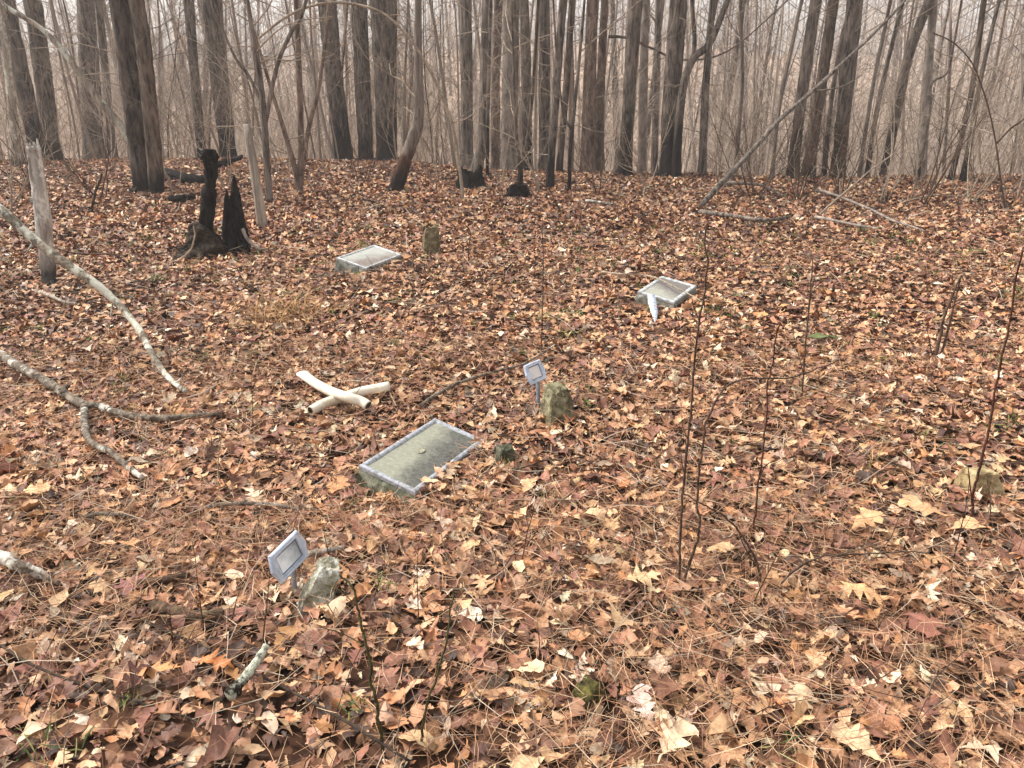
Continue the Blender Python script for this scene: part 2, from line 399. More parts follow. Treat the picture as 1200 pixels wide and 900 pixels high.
r1, fp1 = plaque('large weathered plaque in front with a grey metal rim and mottled silty face', (-.3805, 2.9407, .0673), (.2116, .0435, 1.1177), .5958, .2817, 'face_large', 'concrete_moss', 'metal_frame', .027, out=(.0, .035))
b = MB(); a = np.linspace(0, 2 * np.pi, 24, endpoint=False)
rings = [(1.0, 0), (.93, .004), (.78, .0045), (.6, .003), (.3, .0035)]
vs = np.vstack([np.stack([.024 * s * np.cos(a), .015 * s * np.sin(a), np.full(24, z)], -1) for s, z in rings] + [[[0, 0, .0038]]])
q = [(r * 24 + j, r * 24 + (j + 1) % 24, (r + 1) * 24 + (j + 1) % 24, (r + 1) * 24 + j) for r in range(4) for j in range(24)]
vs = vs + np.array([-.005, .022, -.0012])
b.add(vs, q, [(96 + j, 96 + (j + 1) % 24, 120) for j in range(24)]); b.build('emblem', speckle('emblem_crust', (92, 90, 76), (150, 148, 124), (196, 194, 170), 60, .8, .002), fp1)
plaque('whitish plaque tilted in the leaves near the brown fieldstone, face half white half brown', (-1.3433, 6.9889, .0986), (.2101, -.0248, 1.1324), .5944, .3288, 'face_white', 'concrete', 'metal_pale', .026, (.09, -.02))
plaque('squarish grey plaque on a raised concrete block with a pale strip leaning on it', (1.2302, 5.7351, .0994), (.1419, -.0414, 1.0139), .5096, .3068, 'face_grey', 'concrete', 'metal_pale', .034, (.1, -.06))

# pale strip leaning on the squarish plaque
P = [at(763, 346, 5.46), at(764.5, 355, 5.34), at(767, 366, 5.14), at(768.5, 378, 5.02)]
st = MB(); wdt = [.034, .038, .030, .006]; vs = []
for p, wv in zip(P, wdt):
    for s_ in (-1, 1):
        for th in (0, .004): vs.append(p + np.array([s_ * wv * .85, s_ * wv * .2, 0]) + np.array([0, th * .8, th]))
q = []
for k in range(3):
    o_ = k * 4; q += [(o_, o_ + 2, o_ + 6, o_ + 4), (o_ + 1, o_ + 5, o_ + 7, o_ + 3), (o_, o_ + 4, o_ + 5, o_ + 1), (o_ + 2, o_ + 3, o_ + 7, o_ + 6)]
q += [(0, 1, 3, 2), (12, 14, 15, 13)]
st.add(vs, q); tag(st.build('pale_strip', 'marker_metal', origin=P[-1]), 'pale blue-grey tapered strip hanging over the front of the squarish plaque', 'strip')

def marker(label, loc, eul, wd, hd, card, foot):
    g = foot; root = empty('grave_marker', g); tag(root, label, 'grave marker', 'small staked grave markers')
    L, R = rot_obj(loc, eul)
    X6 = lambda s, o_, z: [(-wd / 2 + o_, -hd / 2 + o_, z), (wd / 2 - o_, -hd / 2 + o_, z), (wd / 2 - o_ + s, 0, z), (wd / 2 - o_, hd / 2 - o_, z), (-wd / 2 + o_, hd / 2 - o_, z), (-wd / 2 + o_ - s, 0, z)]
    bul = wd * .11
    loops = [X6(bul, 0, -.006), X6(bul, 0, .002), X6(bul, .004, .006), X6(bul * .75, .008, .006), X6(bul * .5, .010, .003), X6(bul * .25, .014, .0045), X6(0, .0175, .0045), X6(0, .019, -.0015)]
    m = MB(); v = np.array(loops).reshape(-1, 3); q = []
    for r in range(len(loops) - 1):
        for j in range(6): q.append((r * 6 + j, r * 6 + (j + 1) % 6, (r + 1) * 6 + (j + 1) % 6, (r + 1) * 6 + j))
    v = np.vstack([v, [0, 0, -.006]]); t = [((j + 1) % 6, j, len(v) - 1) for j in range(6)]
    W = lambda a: np.asarray(a, float) @ R.T + L - np.array(g)
    m.add(W(v), q, t); m.build('marker_frame', 'marker_metal', root, smooth=False)
    c = MB(); cx, cy = wd / 2 - .019, hd / 2 - .019
    bk = MB(); bx, by = wd / 2 - .015, hd / 2 - .015
    bk.add(W([(-bx, -by, -.001), (bx, -by, -.001), (bx, by, -.001), (-bx, by, -.001), (-bx, -by, -.004), (bx, -by, -.004), (bx, by, -.004), (-bx, by, -.004)]), [(0, 1, 2, 3), (7, 6, 5, 4), (0, 4, 5, 1), (1, 5, 6, 2), (2, 6, 7, 3), (3, 7, 4, 0)]); bk.build('backing', 'gasket', root, smooth=False)
    cx -= .004; cy -= .004
    c.add([(-cx, -cy, 0), (cx, -cy, 0), (cx, cy, 0), (-cx, cy, 0), (-cx, -cy, -.002), (cx, -cy, -.002), (cx, cy, -.002), (-cx, cy, -.002)], [(0, 1, 2, 3), (7, 6, 5, 4), (0, 4, 5, 1), (1, 5, 6, 2), (2, 6, 7, 3), (3, 7, 4, 0)])
    co_ = c.build('card', card, root, smooth=False); co_.matrix_local = __import__('mathutils').Matrix.Translation(Vector(L - np.array(g))) @ Euler(eul, 'XYZ').to_matrix().to_4x4()
    s = MB(); top = W([(0, -hd * .3, -.010)])[0]; bot = np.array([0, 0, -.08])
    pts = np.array([top, W([(0, -hd * .52, -.012)])[0], .5 * (W([(0, -hd * .52, -.012)])[0] + bot) + np.array([0, 0, .01]), bot])
    s.tube(spline(pts, 10), [.011] * 9 + [.005], 8, flat=.4)
    s.build('stake', 'stake_metal', root)
    return root
g1 = at(345.5, 697); g2 = at(631.2, 481)
marker('nearest small framed marker on a stake beside the pale lichen stone', (-.7247, 2.0407, .1431), (1.285, -.0688, 1.2187), .1459, .1043, 'card_faded', g1)
marker('small framed marker on a stake beside the upright mossy block', (.12, 3.5701, .2096), (1.0957, -.0279, .8377), .1202, .1067, 'card_pink', g2)

def cross_pipe(pts, r, endA, endB):
    """Hollow bent pipe as one shell with open ends."""
    P = spline(pts, 26); n = len(P); S = 20
    t = np.gradient(P, axis=0); t /= np.linalg.norm(t, axis=1)[:, None]
    u = np.cross(t, [0, 0, 1.]); u /= np.linalg.norm(u, axis=1)[:, None]; w_ = np.cross(u, t)
    a = np.linspace(0, 2 * np.pi, S, endpoint=False)
    def shell(k):
        f = np.linspace(0, 1, n)
        sw = 1 + endA[0] * np.clip(1 - f / .3, 0, 1) ** 2 + endB[0] * np.clip(1 - (1 - f) / .3, 0, 1) ** 2
        sh = 1 + endA[1] * np.clip(1 - f / .3, 0, 1) ** 2 + endB[1] * np.clip(1 - (1 - f) / .3, 0, 1) ** 2
        return P[:, None] + u[:, None] * (np.cos(a)[None, :, None] * (k * sw)[:, None, None]) + w_[:, None] * (np.sin(a)[None, :, None] * (k * sh)[:, None, None])
    return P, shell(r), shell(r * .84), S, n
root = empty('pipe_cross', at(410, 468)); tag(root, 'cream plastic pipe cross of two bent tubes lying on the leaves', 'pipe cross')
G = np.array(root.location)
pa = [at(354, 437.5, dz=0.075), at(368.5, 448.5, dz=0.080), at(386, 458, dz=0.090), at(405.8, 465.2, dz=0.105), at(422.5, 470.2, dz=0.085), at(431.5, 475.6, dz=0.07)]
pb = [at(363.8, 481.5, dz=0.060), at(379, 473.5, dz=0.065), at(394, 468, dz=0.065), at(405.8, 464.8, dz=0.060), at(423.3, 459, dz=0.062), at(456, 452.6, dz=0.070)]
for pts, eA, eB in ((pa, (.32, -.45), (.03, .03)), (pb, (-.12, -.1), (.08, 0))):
    P, so_, si_, S, n = cross_pipe(pts, .0258, eA, eB)
    m = MB(); V = np.vstack([so_.reshape(-1, 3), si_.reshape(-1, 3)]) - G; q = []
    for r in range(n - 1):
        for j in range(S):
            k = (j + 1) % S; o_ = r * S
            q.append((o_ + j, o_ + S + j, o_ + S + k, o_ + k)); b_ = n * S + o_; q.append((b_ + j, b_ + k, b_ + S + k, b_ + S + j))
    for j in range(S):
        k = (j + 1) % S; q.append((j, k, n * S + k, n * S + j)); e_ = (n - 1) * S; q.append((e_ + k, e_ + j, n * S + e_ + j, n * S + e_ + k))
    m.add(V, q); po = m.build('pipe', 'pvc', root); po.data.materials.append(M['pvc_bore_shade'])
    mi = np.zeros(len(q), np.int32); mi[1:2 * (n - 1) * S:2] = 1; po.data.polygons.foreach_set('material_index', mi)

def stone(label, px, py, w_, d_, h_, mat, seed, lean=(0, 0), yaw=0, pts=26, bury=.05, taper=.75, cat='fieldstone', name='fieldstone'):
    """A broken fieldstone: convex hull of chipped block corners, roughened."""
    import bmesh
    rng = np.random.default_rng(seed); loc = at(px, py); bm = bmesh.new()
    for sx in (-1, 1):
        for sy in (-1, 1):
            for z_, k in ((-bury, 1.02), (h_ * .35, 1.0), (h_ * .75, .5 + .5 * taper), (h_, taper)):
                kk = k * (.85 + .25 * rng.random()); kz = z_ * (.84 + .25 * rng.random()) if z_ > 0 else z_
                bm.verts.new((sx * w_ / 2 * kk + lean[0] * kz, sy * d_ / 2 * kk + lean[1] * kz, kz))
    for _ in range(pts):
        p = rng.normal(size=3); p /= np.linalg.norm(p); p = p * .5 * (.86 + .12 * rng.random())
        z_ = (p[2] + .5) * h_; bm.verts.new((p[0] * w_ + lean[0] * z_, p[1] * d_ + lean[1] * z_, z_))
    r = bmesh.ops.convex_hull(bm, input=bm.verts)
    bmesh.ops.delete(bm, geom=list({g for g in r['geom_interior'] + r['geom_unused'] if isinstance(g, bmesh.types.BMVert)}), context='VERTS')
    bmesh.ops.bevel(bm, geom=bm.edges[:], offset=min(w_, h_) * .03, segments=1, affect='EDGES')
    bmesh.ops.triangulate(bm, faces=bm.faces[:])
    for _ in range(2): bmesh.ops.subdivide_edges(bm, edges=[e_ for e_ in bm.edges if e_.calc_length() > .02], cuts=1, use_grid_fill=False); bmesh.ops.triangulate(bm, faces=bm.faces[:])
    for v in bm.verts:
        p = np.array(v.co); n = sum(math.sin(p @ f + ph) for f, ph in zip(FQ, PH)) * .0022
        v.co += v.normal * n
    me = bpy.data.meshes.new(name); bm.to_mesh(me); bm.free(); me.materials.append(M[mat])
    o = bpy.data.objects.new(name, me); COL.objects.link(o); o.location = loc; o.rotation_euler = (0, 0, yaw)
    tag(o, label, cat); KEEP_OUT.append((np.array(Euler((0, 0, yaw)).to_matrix()), loc, -w_ * .45, w_ * .45, -d_ * .38, d_ * .38)); return o
_r = np.random.default_rng(3); FQ = _r.normal(size=(7, 3)) * 75; PH = _r.random(7) * 6
stone('upright mossy block of stone beside the marker near the centre', 651, 495, .135, .11, .175, 'stone_moss', 5, (.1, .12), .5, 0, taper=.8)
stone('leaning pale lichen-covered stone beside the nearest framed marker', 366, 710, .095, .085, .118, 'stone_lichen', 9, (.6, .35), .35, 2, taper=.75)
stone('brown upright fieldstone with a jagged top beyond the whitish plaque', 506, 300, .17, .10, .28, 'stone_brown', 12, (.02, .08), .3, 1, taper=.75)
stone('little round grey mossy stone right of the large weathered plaque', 593, 543, .085, .08, .085, 'stone_grey_moss', 21, (0, 0), .4, 20, .03)
stone('flat ochre stone half sunk in leaves at the right', 1144, 580, .15, .11, .11, 'stone_ochre', 33, (0, .1), .2, 3, .04)
stone('small dark stone with yellow-green moss in the near leaves', 688, 822, .075, .06, .06, 'stone_dark_moss', 41, (0, 0), .9, 16, .02)

# ------------------------------------------------------------------ burnt stumps and logs
def root_spur(mb, base, ang, L, r0, rise):
    d = np.array([math.cos(ang), math.sin(ang), 0])
    P = np.array([base + np.array([0, 0, rise]), base + d * L * .35 + np.array([0, 0, rise * .38]), base + d * L * .75 + np.array([0, 0, .02]), base + d * L * 1.1 + np.array([0, 0, -.06])])
    mb.tube(spline(P, 8), np.linspace(r0, r0 * .35, 8), 8, rough=.12)

def lump(P, r, sides=18, n=40, amp=.2, seed=0):
    """Burnt wood: a tube whose skin is eaten away unevenly."""
    g = np.random.default_rng(seed); m = MB(); S = spline(P, n); rr = np.interp(np.linspace(0, 1, n), np.linspace(0, 1, len(r)), r)
    m.tube(S, rr, sides); V = m.V[0]; c = np.repeat(S, sides, 0); d = V[:n * sides] - c
    h = sum(np.sin(V[:n * sides] @ (g.normal(size=3) * f) + g.random() * 6) * a_ for f, a_ in ((14, .5), (14, .5), (30, .45), (30, .4), (65, .35), (65, .3), (120, .25)))
    m.V[0][:n * sides] = c + d * (1 + amp * h)[:, None]; return m
B = at(241, 301); Y = B[1]
root = empty('burnt_stump', B); tag(root, 'blackened column-like stump with a knobbed top and flared mossy base', 'burnt stump', 'charred stumps')
pts = [at(242, 306, Y), at(242.5, 285, Y), at(241.5, 262, Y), at(245, 235, Y + .02), at(246.5, 210, Y + .03), at(247, 195, Y + .02), at(246, 184, Y), at(245.5, 175, Y)]
m = lump(np.array(pts) - B, [.12, .085, .062, .068,   .056, .06, .076, .052], 20, 60, .2, 3)
m.tube(np.array([at(244, 186, Y), at(238, 184, Y - .03), at(237, 183, Y - .04)]) - B, [.04, .036, .02], 9, rough=.2); m.tube(np.array([at(248, 186, Y), at(254, 184, Y + .02), at(255, 186, Y + .02)]) - B, [.045, .036, .02], 9, rough=.2)
m.build('burnt_column', 'char', root)
m = lump(np.array([[0, 0, -.08], [0, 0, .06], [.0, 0, .17], [.0, 0, .30], [.0, 0, .36]]), [.27, .24, .165, .10, .05], 34, 24, .24, 5)
for ang, L in ((.3, .34), (1.4, .3), (2.6, .3), (3.3, .36), (4.1, .32), (4.9, .34), (5.6, .4)): root_spur(m, np.zeros(3), ang, L, .075, .2)
m.build('flared_base', 'char_moss', root)
B = at(277, 297); Y = B[1]
root = empty('burnt_stump', B); tag(root, 'hollow black stump with two pointed spires and a pale root', 'burnt stump', 'charred stumps')
m = lump([at(279, 302, Y) - B, at(278, 285, Y) - B, at(277, 262, Y) - B, at(275.5, 240, Y + .02) - B, at(275, 222, Y + .03) - B, at(274.5, 212, Y + .03) - B, at(274, 205, Y + .03) - B], [.125, .12, .098, .072, .042, .026, .004], 20, 56, .13, 7)
m2 = lump([at(267, 300, Y - .03) - B, at(267, 280, Y - .03) - B, at(266.5, 255, Y - .03) - B, at(266, 238, Y - .02) - B, at(265.5, 222, Y - .02) - B], [.07, .06, .05, .032, .004], 14, 40, .14, 8)
m.add(m2.V[0], m2.Q[0], m2.T[0])
m3 = lump([at(254, 298, Y - .1) - B, at(258, 290, Y - .06) - B, at(264, 286, Y - .03) - B], [.05, .07, .05], 12, 16, .2, 9); m.add(m3.V[0], m3.Q[0], m3.T[0])
m.build('spired_shell', 'char', root)
m = MB(); m.tube(spline([at(284, 268, Y - .09) - B, at(290, 280, Y - .12) - B, at(299, 289, Y - .13) - B, at(309, 295, Y - .14) - B, at(317, 298, Y - .15) - B - np.array([0, 0, .02])], 16), np.linspace(.022, .013, 16), 8, rough=.1, flat=.6)
m.build('root', 'bark_smooth', root)
m = MB(); m.tube(spline([np.array([.07, -.07, .14]), at(290, 294, Y - .1) - B, at(292, 305, Y - .16) - B, at(294, 311, Y - .22) - B], 10), np.linspace(.055, .03, 10), 8, rough=.14)
m.tube(spline([np.array([-.1, -.03, .1]), at(266, 303, Y - .1) - B, at(262, 309, Y - .2) - B], 8), np.linspace(.05, .025, 8), 8, rough=.1)
m.build('root', 'char', root)

def black_stump(label, px, py, w_, h_, seed):
    rng = np.random.default_rng(seed); B = at(px, py); m = MB(); S = 26; a = np.linspace(0, 2 * np.pi, S, endpoint=False); rows = 9; vs = []
    top = h_ * (.72 + .28 * np.sin(a * 2 + seed) * rng.random(S))
    for inner in (0, 1):
        for r in range(rows):
            f = r / (rows - 1); rad = w_ / 2 * (1.25 - .45 * f ** .6) * (1 + .08 * np.sin(a * 4 + seed) + .05 * rng.normal(size=S))
            if inner: rad *= .66
            vs.append(np.stack([np.cos(a) * rad, np.sin(a) * rad, -.05 + (top + .05) * f], -1))
    V = np.array(vs).reshape(-1, 3); q = []
    for r in range(rows - 1):
        for j in range(S):
            k = (j + 1) % S; o_ = r * S; q.append((o_ + j, o_ + k, o_ + S + k, o_ + S + j)); o2 = rows * S + o_; q.append((o2 + j, o2 + S + j, o2 + S + k, o2 + k))
    for j in range(S):
        k = (j + 1) % S; o_ = (rows - 1) * S; q.append((o_ + j, o_ + k, rows * S + o_ + k, rows * S + o_ + j))
    m.add(V, q)
    for k in range(4): root_spur(m, np.zeros(3), k * 1.6 + seed, w_ * .75, w_ * .16, h_ * .35)
    tag(m.build('burnt_stump', 'char', origin=B, local=True), label, 'burnt stump', 'charred stumps')
black_stump('squat coal-black stump at the foot of the straight grey tree', 552, 222, .46, .42, 2)
black_stump('smaller coal-black stump with a low ragged top left of the leaning twin stems', 607, 233, .42, .28, 5)

def lying(name, label, cat, pts, r0, r1, mat, sides=10, n=None, rough=.05, extra=None, group=None, ends=None):
    """A branch or log through 3-D points; extra = further limbs [(pts, r0, r1)] that belong to it."""
    m = MB(); pts = [np.asarray(p) for p in pts]; n = n or max(10, 6 * len(pts)); O = pts[0].copy(); O[2] = min(p[2] for p in pts)
    rr = np.linspace(r0, r1, n) * (1 + .05 * np.sin(np.linspace(0, 17, n)))
    if ends: rr[-1] *= ends
    m.tube(spline(pts, n), rr, sides, rough=rough)
    for e_ in extra or ():
        k = max(8, 5 * len(e_[0])); m.tube(spline(e_[0], k), np.linspace(e_[1], e_[2], k), max(4, sides - 2), rough=rough)
    return tag(m.build(name, mat, origin=O), label, cat, group)
def G_(px, py, dz=.02):
    p = at(px, py, dz=dz + .03); return p
lying('charred_log', 'dark burnt log lying behind the tall blackened stump', 'log', [G_(193, 202, .06), G_(212, 207, .06), G_(232, 210, .07), G_(250, 211, .06)], .085, .06, 'char', rough=.26)
lying('charred_log', 'small black log end lying in ash left of the knobbed stump', 'log', [G_(199, 233, .05), G_(214, 233, .05), G_(228, 230, .06)], .055, .035, 'char', rough=.26)
lying('charred_log', 'thin dark limb lying across behind the knobbed stump top', 'log', [G_(250, 194, .25), G_(268, 189, .3), G_(283, 184, .3)], .06, .035, 'char', rough=.26)

# ------------------------------------------------------------------ fallen branches and sticks
Yt = at(217, 458)[1]
D = lambda px, py, Y: at(px, py, Y)
lying('fallen_branch', 'long pale lichened branch propped above the leaves, its tip on the ground at left', 'branch',
      [D(-140, 205, 5.0), D(-60, 212, 4.85), D(0, 246, 4.72), D(40, 281, 4.66), D(75, 307, 4.6), D(115, 335, 4.55), D(140, 358, 4.5), D(163, 386, 4.38), D(178, 415, 4.14), D(197, 442, 3.85), at(218, 459, dz=.065)],
      .037, .0135, 'lichen_branch', 10, 60, .07,
      extra=[([D(-60, 212, 4.85), D(-75, 300, 4.8), at(-95, 455, 4.7) * np.array([1, 1, 0]) + np.array([0, 0, -.05])], .03, .02),
             ([D(133, 350, 4.52), D(131, 362, 4.5), D(129, 372, 4.48)], .006, .003), ([D(178, 416, 4.13), D(180, 438, 4.1), at(181, 452)], .005, .002),
             ([D(40, 281, 4.66), D(34, 292, 4.6), D(30, 293, 4.58)], .007, .004), ([D(205, 449, 3.76), D(212, 444, 3.76), D(214, 439, 3.76)], .006, .003)])
lying('fallen_branch', 'forked fallen branch with knobby grey bark on the ground at left', 'branch',
      [G_(-30, 402, .05), G_(0, 415, .05), G_(25, 431, .045), G_(55, 447, .045), G_(75, 461, .04), G_(98, 474, .04), G_(115, 476, .04), G_(140, 484, .035), G_(165, 489, .03), G_(195, 490, .03), G_(225, 488, .025), G_(258, 485, .02)],
      .029, .013, 'rotten_wood', 10, 60, .08,
      extra=[([G_(99, 474, .04), G_(99, 492, .045), G_(101, 508, .05), G_(109, 520, .045), G_(130, 530, .04), G_(150, 547, .035), G_(168, 561, .02)], .019, .011), ([G_(75, 461, .05), G_(76, 455, .07), G_(80, 452, .08)], .02, .012)])
lying('rotten_limb', 'thick split grey limb lying in leaves at the left edge', 'branch',
      [G_(-40, 634, .03), G_(0, 652, .035), G_(30, 667, .03), G_(52, 676, .02), G_(70, 684, .01)], .024, .007, 'rotten_wood', 10, 26, .16, extra=[([G_(20, 660, .06), G_(45, 668, .05), G_(62, 680, .03)], .012, .005)])
lying('lichen_stick', 'short stick crusted with white lichen in the near leaves', 'stick', [G_(270, 815, .05), G_(282, 800, .05), G_(296, 782, .05), G_(312, 757, .05)], .017, .009, 'white_lichen', 10, 20, .16)
lying('bark_log', 'mossy brown rotten log piece half under leaves at lower left', 'log', [G_(180, 709, .015), G_(205, 716, .02), G_(232, 721, .02), G_(262, 719, .02)], .018, .014, 'mossy_bark', 10, 20, .14)
lying('bark_log', 'short dark rotten log piece left of the nearest framed marker', 'log', [G_(162, 684, .015), G_(190, 680, .02), G_(222, 674, .02)], .015, .011, 'mossy_bark', 9, 16, .14)
lying('stick', 'pale stub of stick behind the leaning lichen stone', 'stick', [G_(361, 649, .03), G_(380, 646, .03), G_(404, 641, .03)], .012, .010, 'bleached_wood', 8, 14, .08)
lying('stick', 'bent dark stick with a pale end left of the large weathered plaque', 'stick', [G_(243, 594, .02), G_(262, 591, .025), G_(290, 590, .03), G_(325, 592, .025), G_(352, 597, .02)], .010, .007, 'rotten_wood', 8, 20, .1)
lying('stick', 'curved grey stick on leaves below the forked fallen branch', 'stick', [G_(98, 606, .02), G_(118, 602, .025), G_(140, 603, .025), G_(160, 607, .015)], .010, .005, 'rotten_wood', 8, 16, .1)
lying('stick', 'long crooked stick lying behind the centre marker', 'stick', [G_(495, 474, .02), G_(515, 460, .03), G_(535, 450, .04), G_(560, 441, .04), G_(585, 434, .04), G_(612, 427, .05), G_(632, 416, .05), G_(650, 404, .05)], .011, .004, 'rotten_wood', 7, 40, .1, extra=[([G_(612, 427, .05), G_(634, 424, .05), G_(648, 419, .03)], .005, .003)])
lying('stick', 'thin dark curved twig right of the little round stone', 'stick', [G_(600, 551, .015), G_(622, 545, .03), G_(640, 539, .03), G_(664, 539, .02), G_(690, 533, .02)], .005, .003, 'twig_brown', 6, 20)
lying('stick', 'short bleached stick beside the foot of the white broken stump', 'stick', [G_(47, 342, .03), G_(60, 347, .03), G_(76, 354, .03), G_(90, 356, .02)], .016, .010, 'bleached_wood', 8, 14, .1)
lying('stick', 'pale twig sprig lying behind the pipe cross', 'stick', [G_(419, 448, .02), G_(430, 441, .03), G_(441, 434, .03)], .006, .003, 'twig_pale', 6, 10, extra=[([G_(430, 441, .03), G_(446, 440, .02)], .003, .002)])
lying('leaning_pole', 'long dead pole leaning from the ground up into the trees at right', 'pole', [at(818, 245), D(845, 215, 11.1), D(880, 178, 11.4), D(915, 139, 11.8), D(952, 107, 12.3), D(985, 76, 12.7), D(1020, 43, 13.2), D(1050, 12, 13.6), D(1085, -28, 14.1)],
      .043, .018, 'bark_grey', 9, 40, .06, extra=[([D(862, 195, 11.25), D(852, 201, 11.3), D(849, 210, 11.2)], .012, .006), ([D(952, 107, 12.3), D(985, 102, 12.3), D(1010, 88, 12.4)], .016, .006)])
lying('fallen_sapling', 'long bare brown pole lying flat near the foot of the leaning pole', 'branch', [G_(820, 248, .04), G_(845, 251, .05), G_(872, 255, .05), G_(900, 258, .05), G_(925, 254, .06)], .03, .018, 'bark_grey', 8, 26, .07)
lying('fallen_branch', 'bent dead branch lying beyond the flat brown pole', 'branch', [G_(852, 214, .15), G_(875, 215, .18), G_(893, 217, .16), G_(905, 223, .1), G_(919, 230, .03)], .03, .016, 'bark_grey', 8, 22, .07)
lying('fallen_branch', 'long pale branch lying on a slant at right', 'branch', [G_(958, 222, .15), G_(980, 229, .13), G_(1000, 237, .1), G_(1022, 246, .08), G_(1043, 257, .06), G_(1064, 264, .05), G_(1084, 271, .03)], .022, .011, 'bark_smooth', 8, 32, .07)
lying('fallen_branch', 'straight whitish stick lying below the long pale slanting branch', 'branch', [G_(955, 254, .04), G_(980, 259, .04), G_(1005, 264, .04), G_(1029, 268, .03)], .02, .012, 'bark_smooth', 8, 20, .07)
lying('leaning_branch', 'thin pale branch leaning up across the long slanting one', 'branch', [at(958, 254), D(975, 238, 9.9), D(1000, 217, 10.2), D(1022, 198, 10.5), D(1050, 178, 10.8)], .016, .006, 'twig_pale', 7, 24, .06)
lying('fallen_branch', 'low arched twig lying at far right below the trees', 'branch', [at(1046, 242), D(1065, 235, 11.2), D(1093, 229, 11.3), D(1125, 230, 11.4), D(1163, 231, 11.5)], .014, .006, 'twig_pale', 6, 24)
lying('stick', 'short brown stick lying below the thin forked stem', 'stick', [G_(686, 235, .03), G_(702, 237, .03), G_(718, 239, .03)], .024, .016, 'rotten_wood', 8, 12, .08)
lying('stick', 'thin white vine stem lying across the squarish plaque', 'stick', [G_(704, 318, .04), G_(728, 321, .08), D(752, 322, 6.1), D(770, 326, 5.9), D(790, 336, 5.66), D(806, 344, 5.55), G_(822, 353, .02)], .0065, .005, 'twig_pale', 6, 30)
lying('leaning_twig', 'long slanting dark twig across the near leaves at lower left', 'twig', [at(60, 668), D(150, 718, 1.92), D(230, 755, 1.75), D(290, 785, 1.63), D(345, 812, 1.54), D(410, 848, 1.42), D(480, 892, 1.30)], .0058, .0034, 'twig_dark', 6, 34)
lying('leaning_twig', 'dark arching twig low at the lower left corner', 'twig', [at(-20, 740), D(30, 775, 1.66), D(90, 800, 1.6), D(160, 822, 1.53), D(230, 845, 1.47), at(300, 880)], .005, .003, 'twig_dark', 6, 30)

# ------------------------------------------------------------------ trees on the edge of the knoll
def trunk_path(pts, Y, H, over=0.0, rng=RNG, wob=.03):
    P = [at(px, py, Y + over * k) for k, (px, py) in enumerate(pts)]
    d = P[-1] - P[-2]; d /= np.linalg.norm(d); d[2] = max(d[2], .6); d /= np.linalg.norm(d)
    while P[-1][2] < H:
        d = d + rng.normal(size=3) * wob; d[2] = max(d[2], .7); d /= np.linalg.norm(d); P.append(P[-1] + d * 1.6)
    return np.array(P)

def crown_limbs(P, rad, zmin, n, rng, scale=1.0, lvl=2, low=6):
    m = MB(); top = P[-1][2] - P[0][2]
    for k in range(n):
        z_ = zmin + (top - zmin) * (k + rng.random()) / n
        i = int(np.argmin(np.abs(P[:, 2] - P[0][2] - z_))); a = rng.random() * 6.28
        el = .35 + .5 * rng.random()
        grow(m, P[i], (math.cos(a), math.sin(a), el), (1.2 + 1.8 * rng.random()) * scale, max(rad[i] * .32, .012), lvl, 5, .13, .06, 4, rng)
    for k in range(low):      # thin dead side twigs on the lower trunk
        z_ = .8 + 3.4 * rng.random(); i = int(np.argmin(np.abs(P[:, 2] - P[0][2] - z_))); a = rng.random() * 6.28
        grow(m, P[i], (math.cos(a), math.sin(a), .1 + .5 * rng.random()), .7 + 1.3 * rng.random(), .009, 2, 4, .2, .02, 4, rng)
    return m

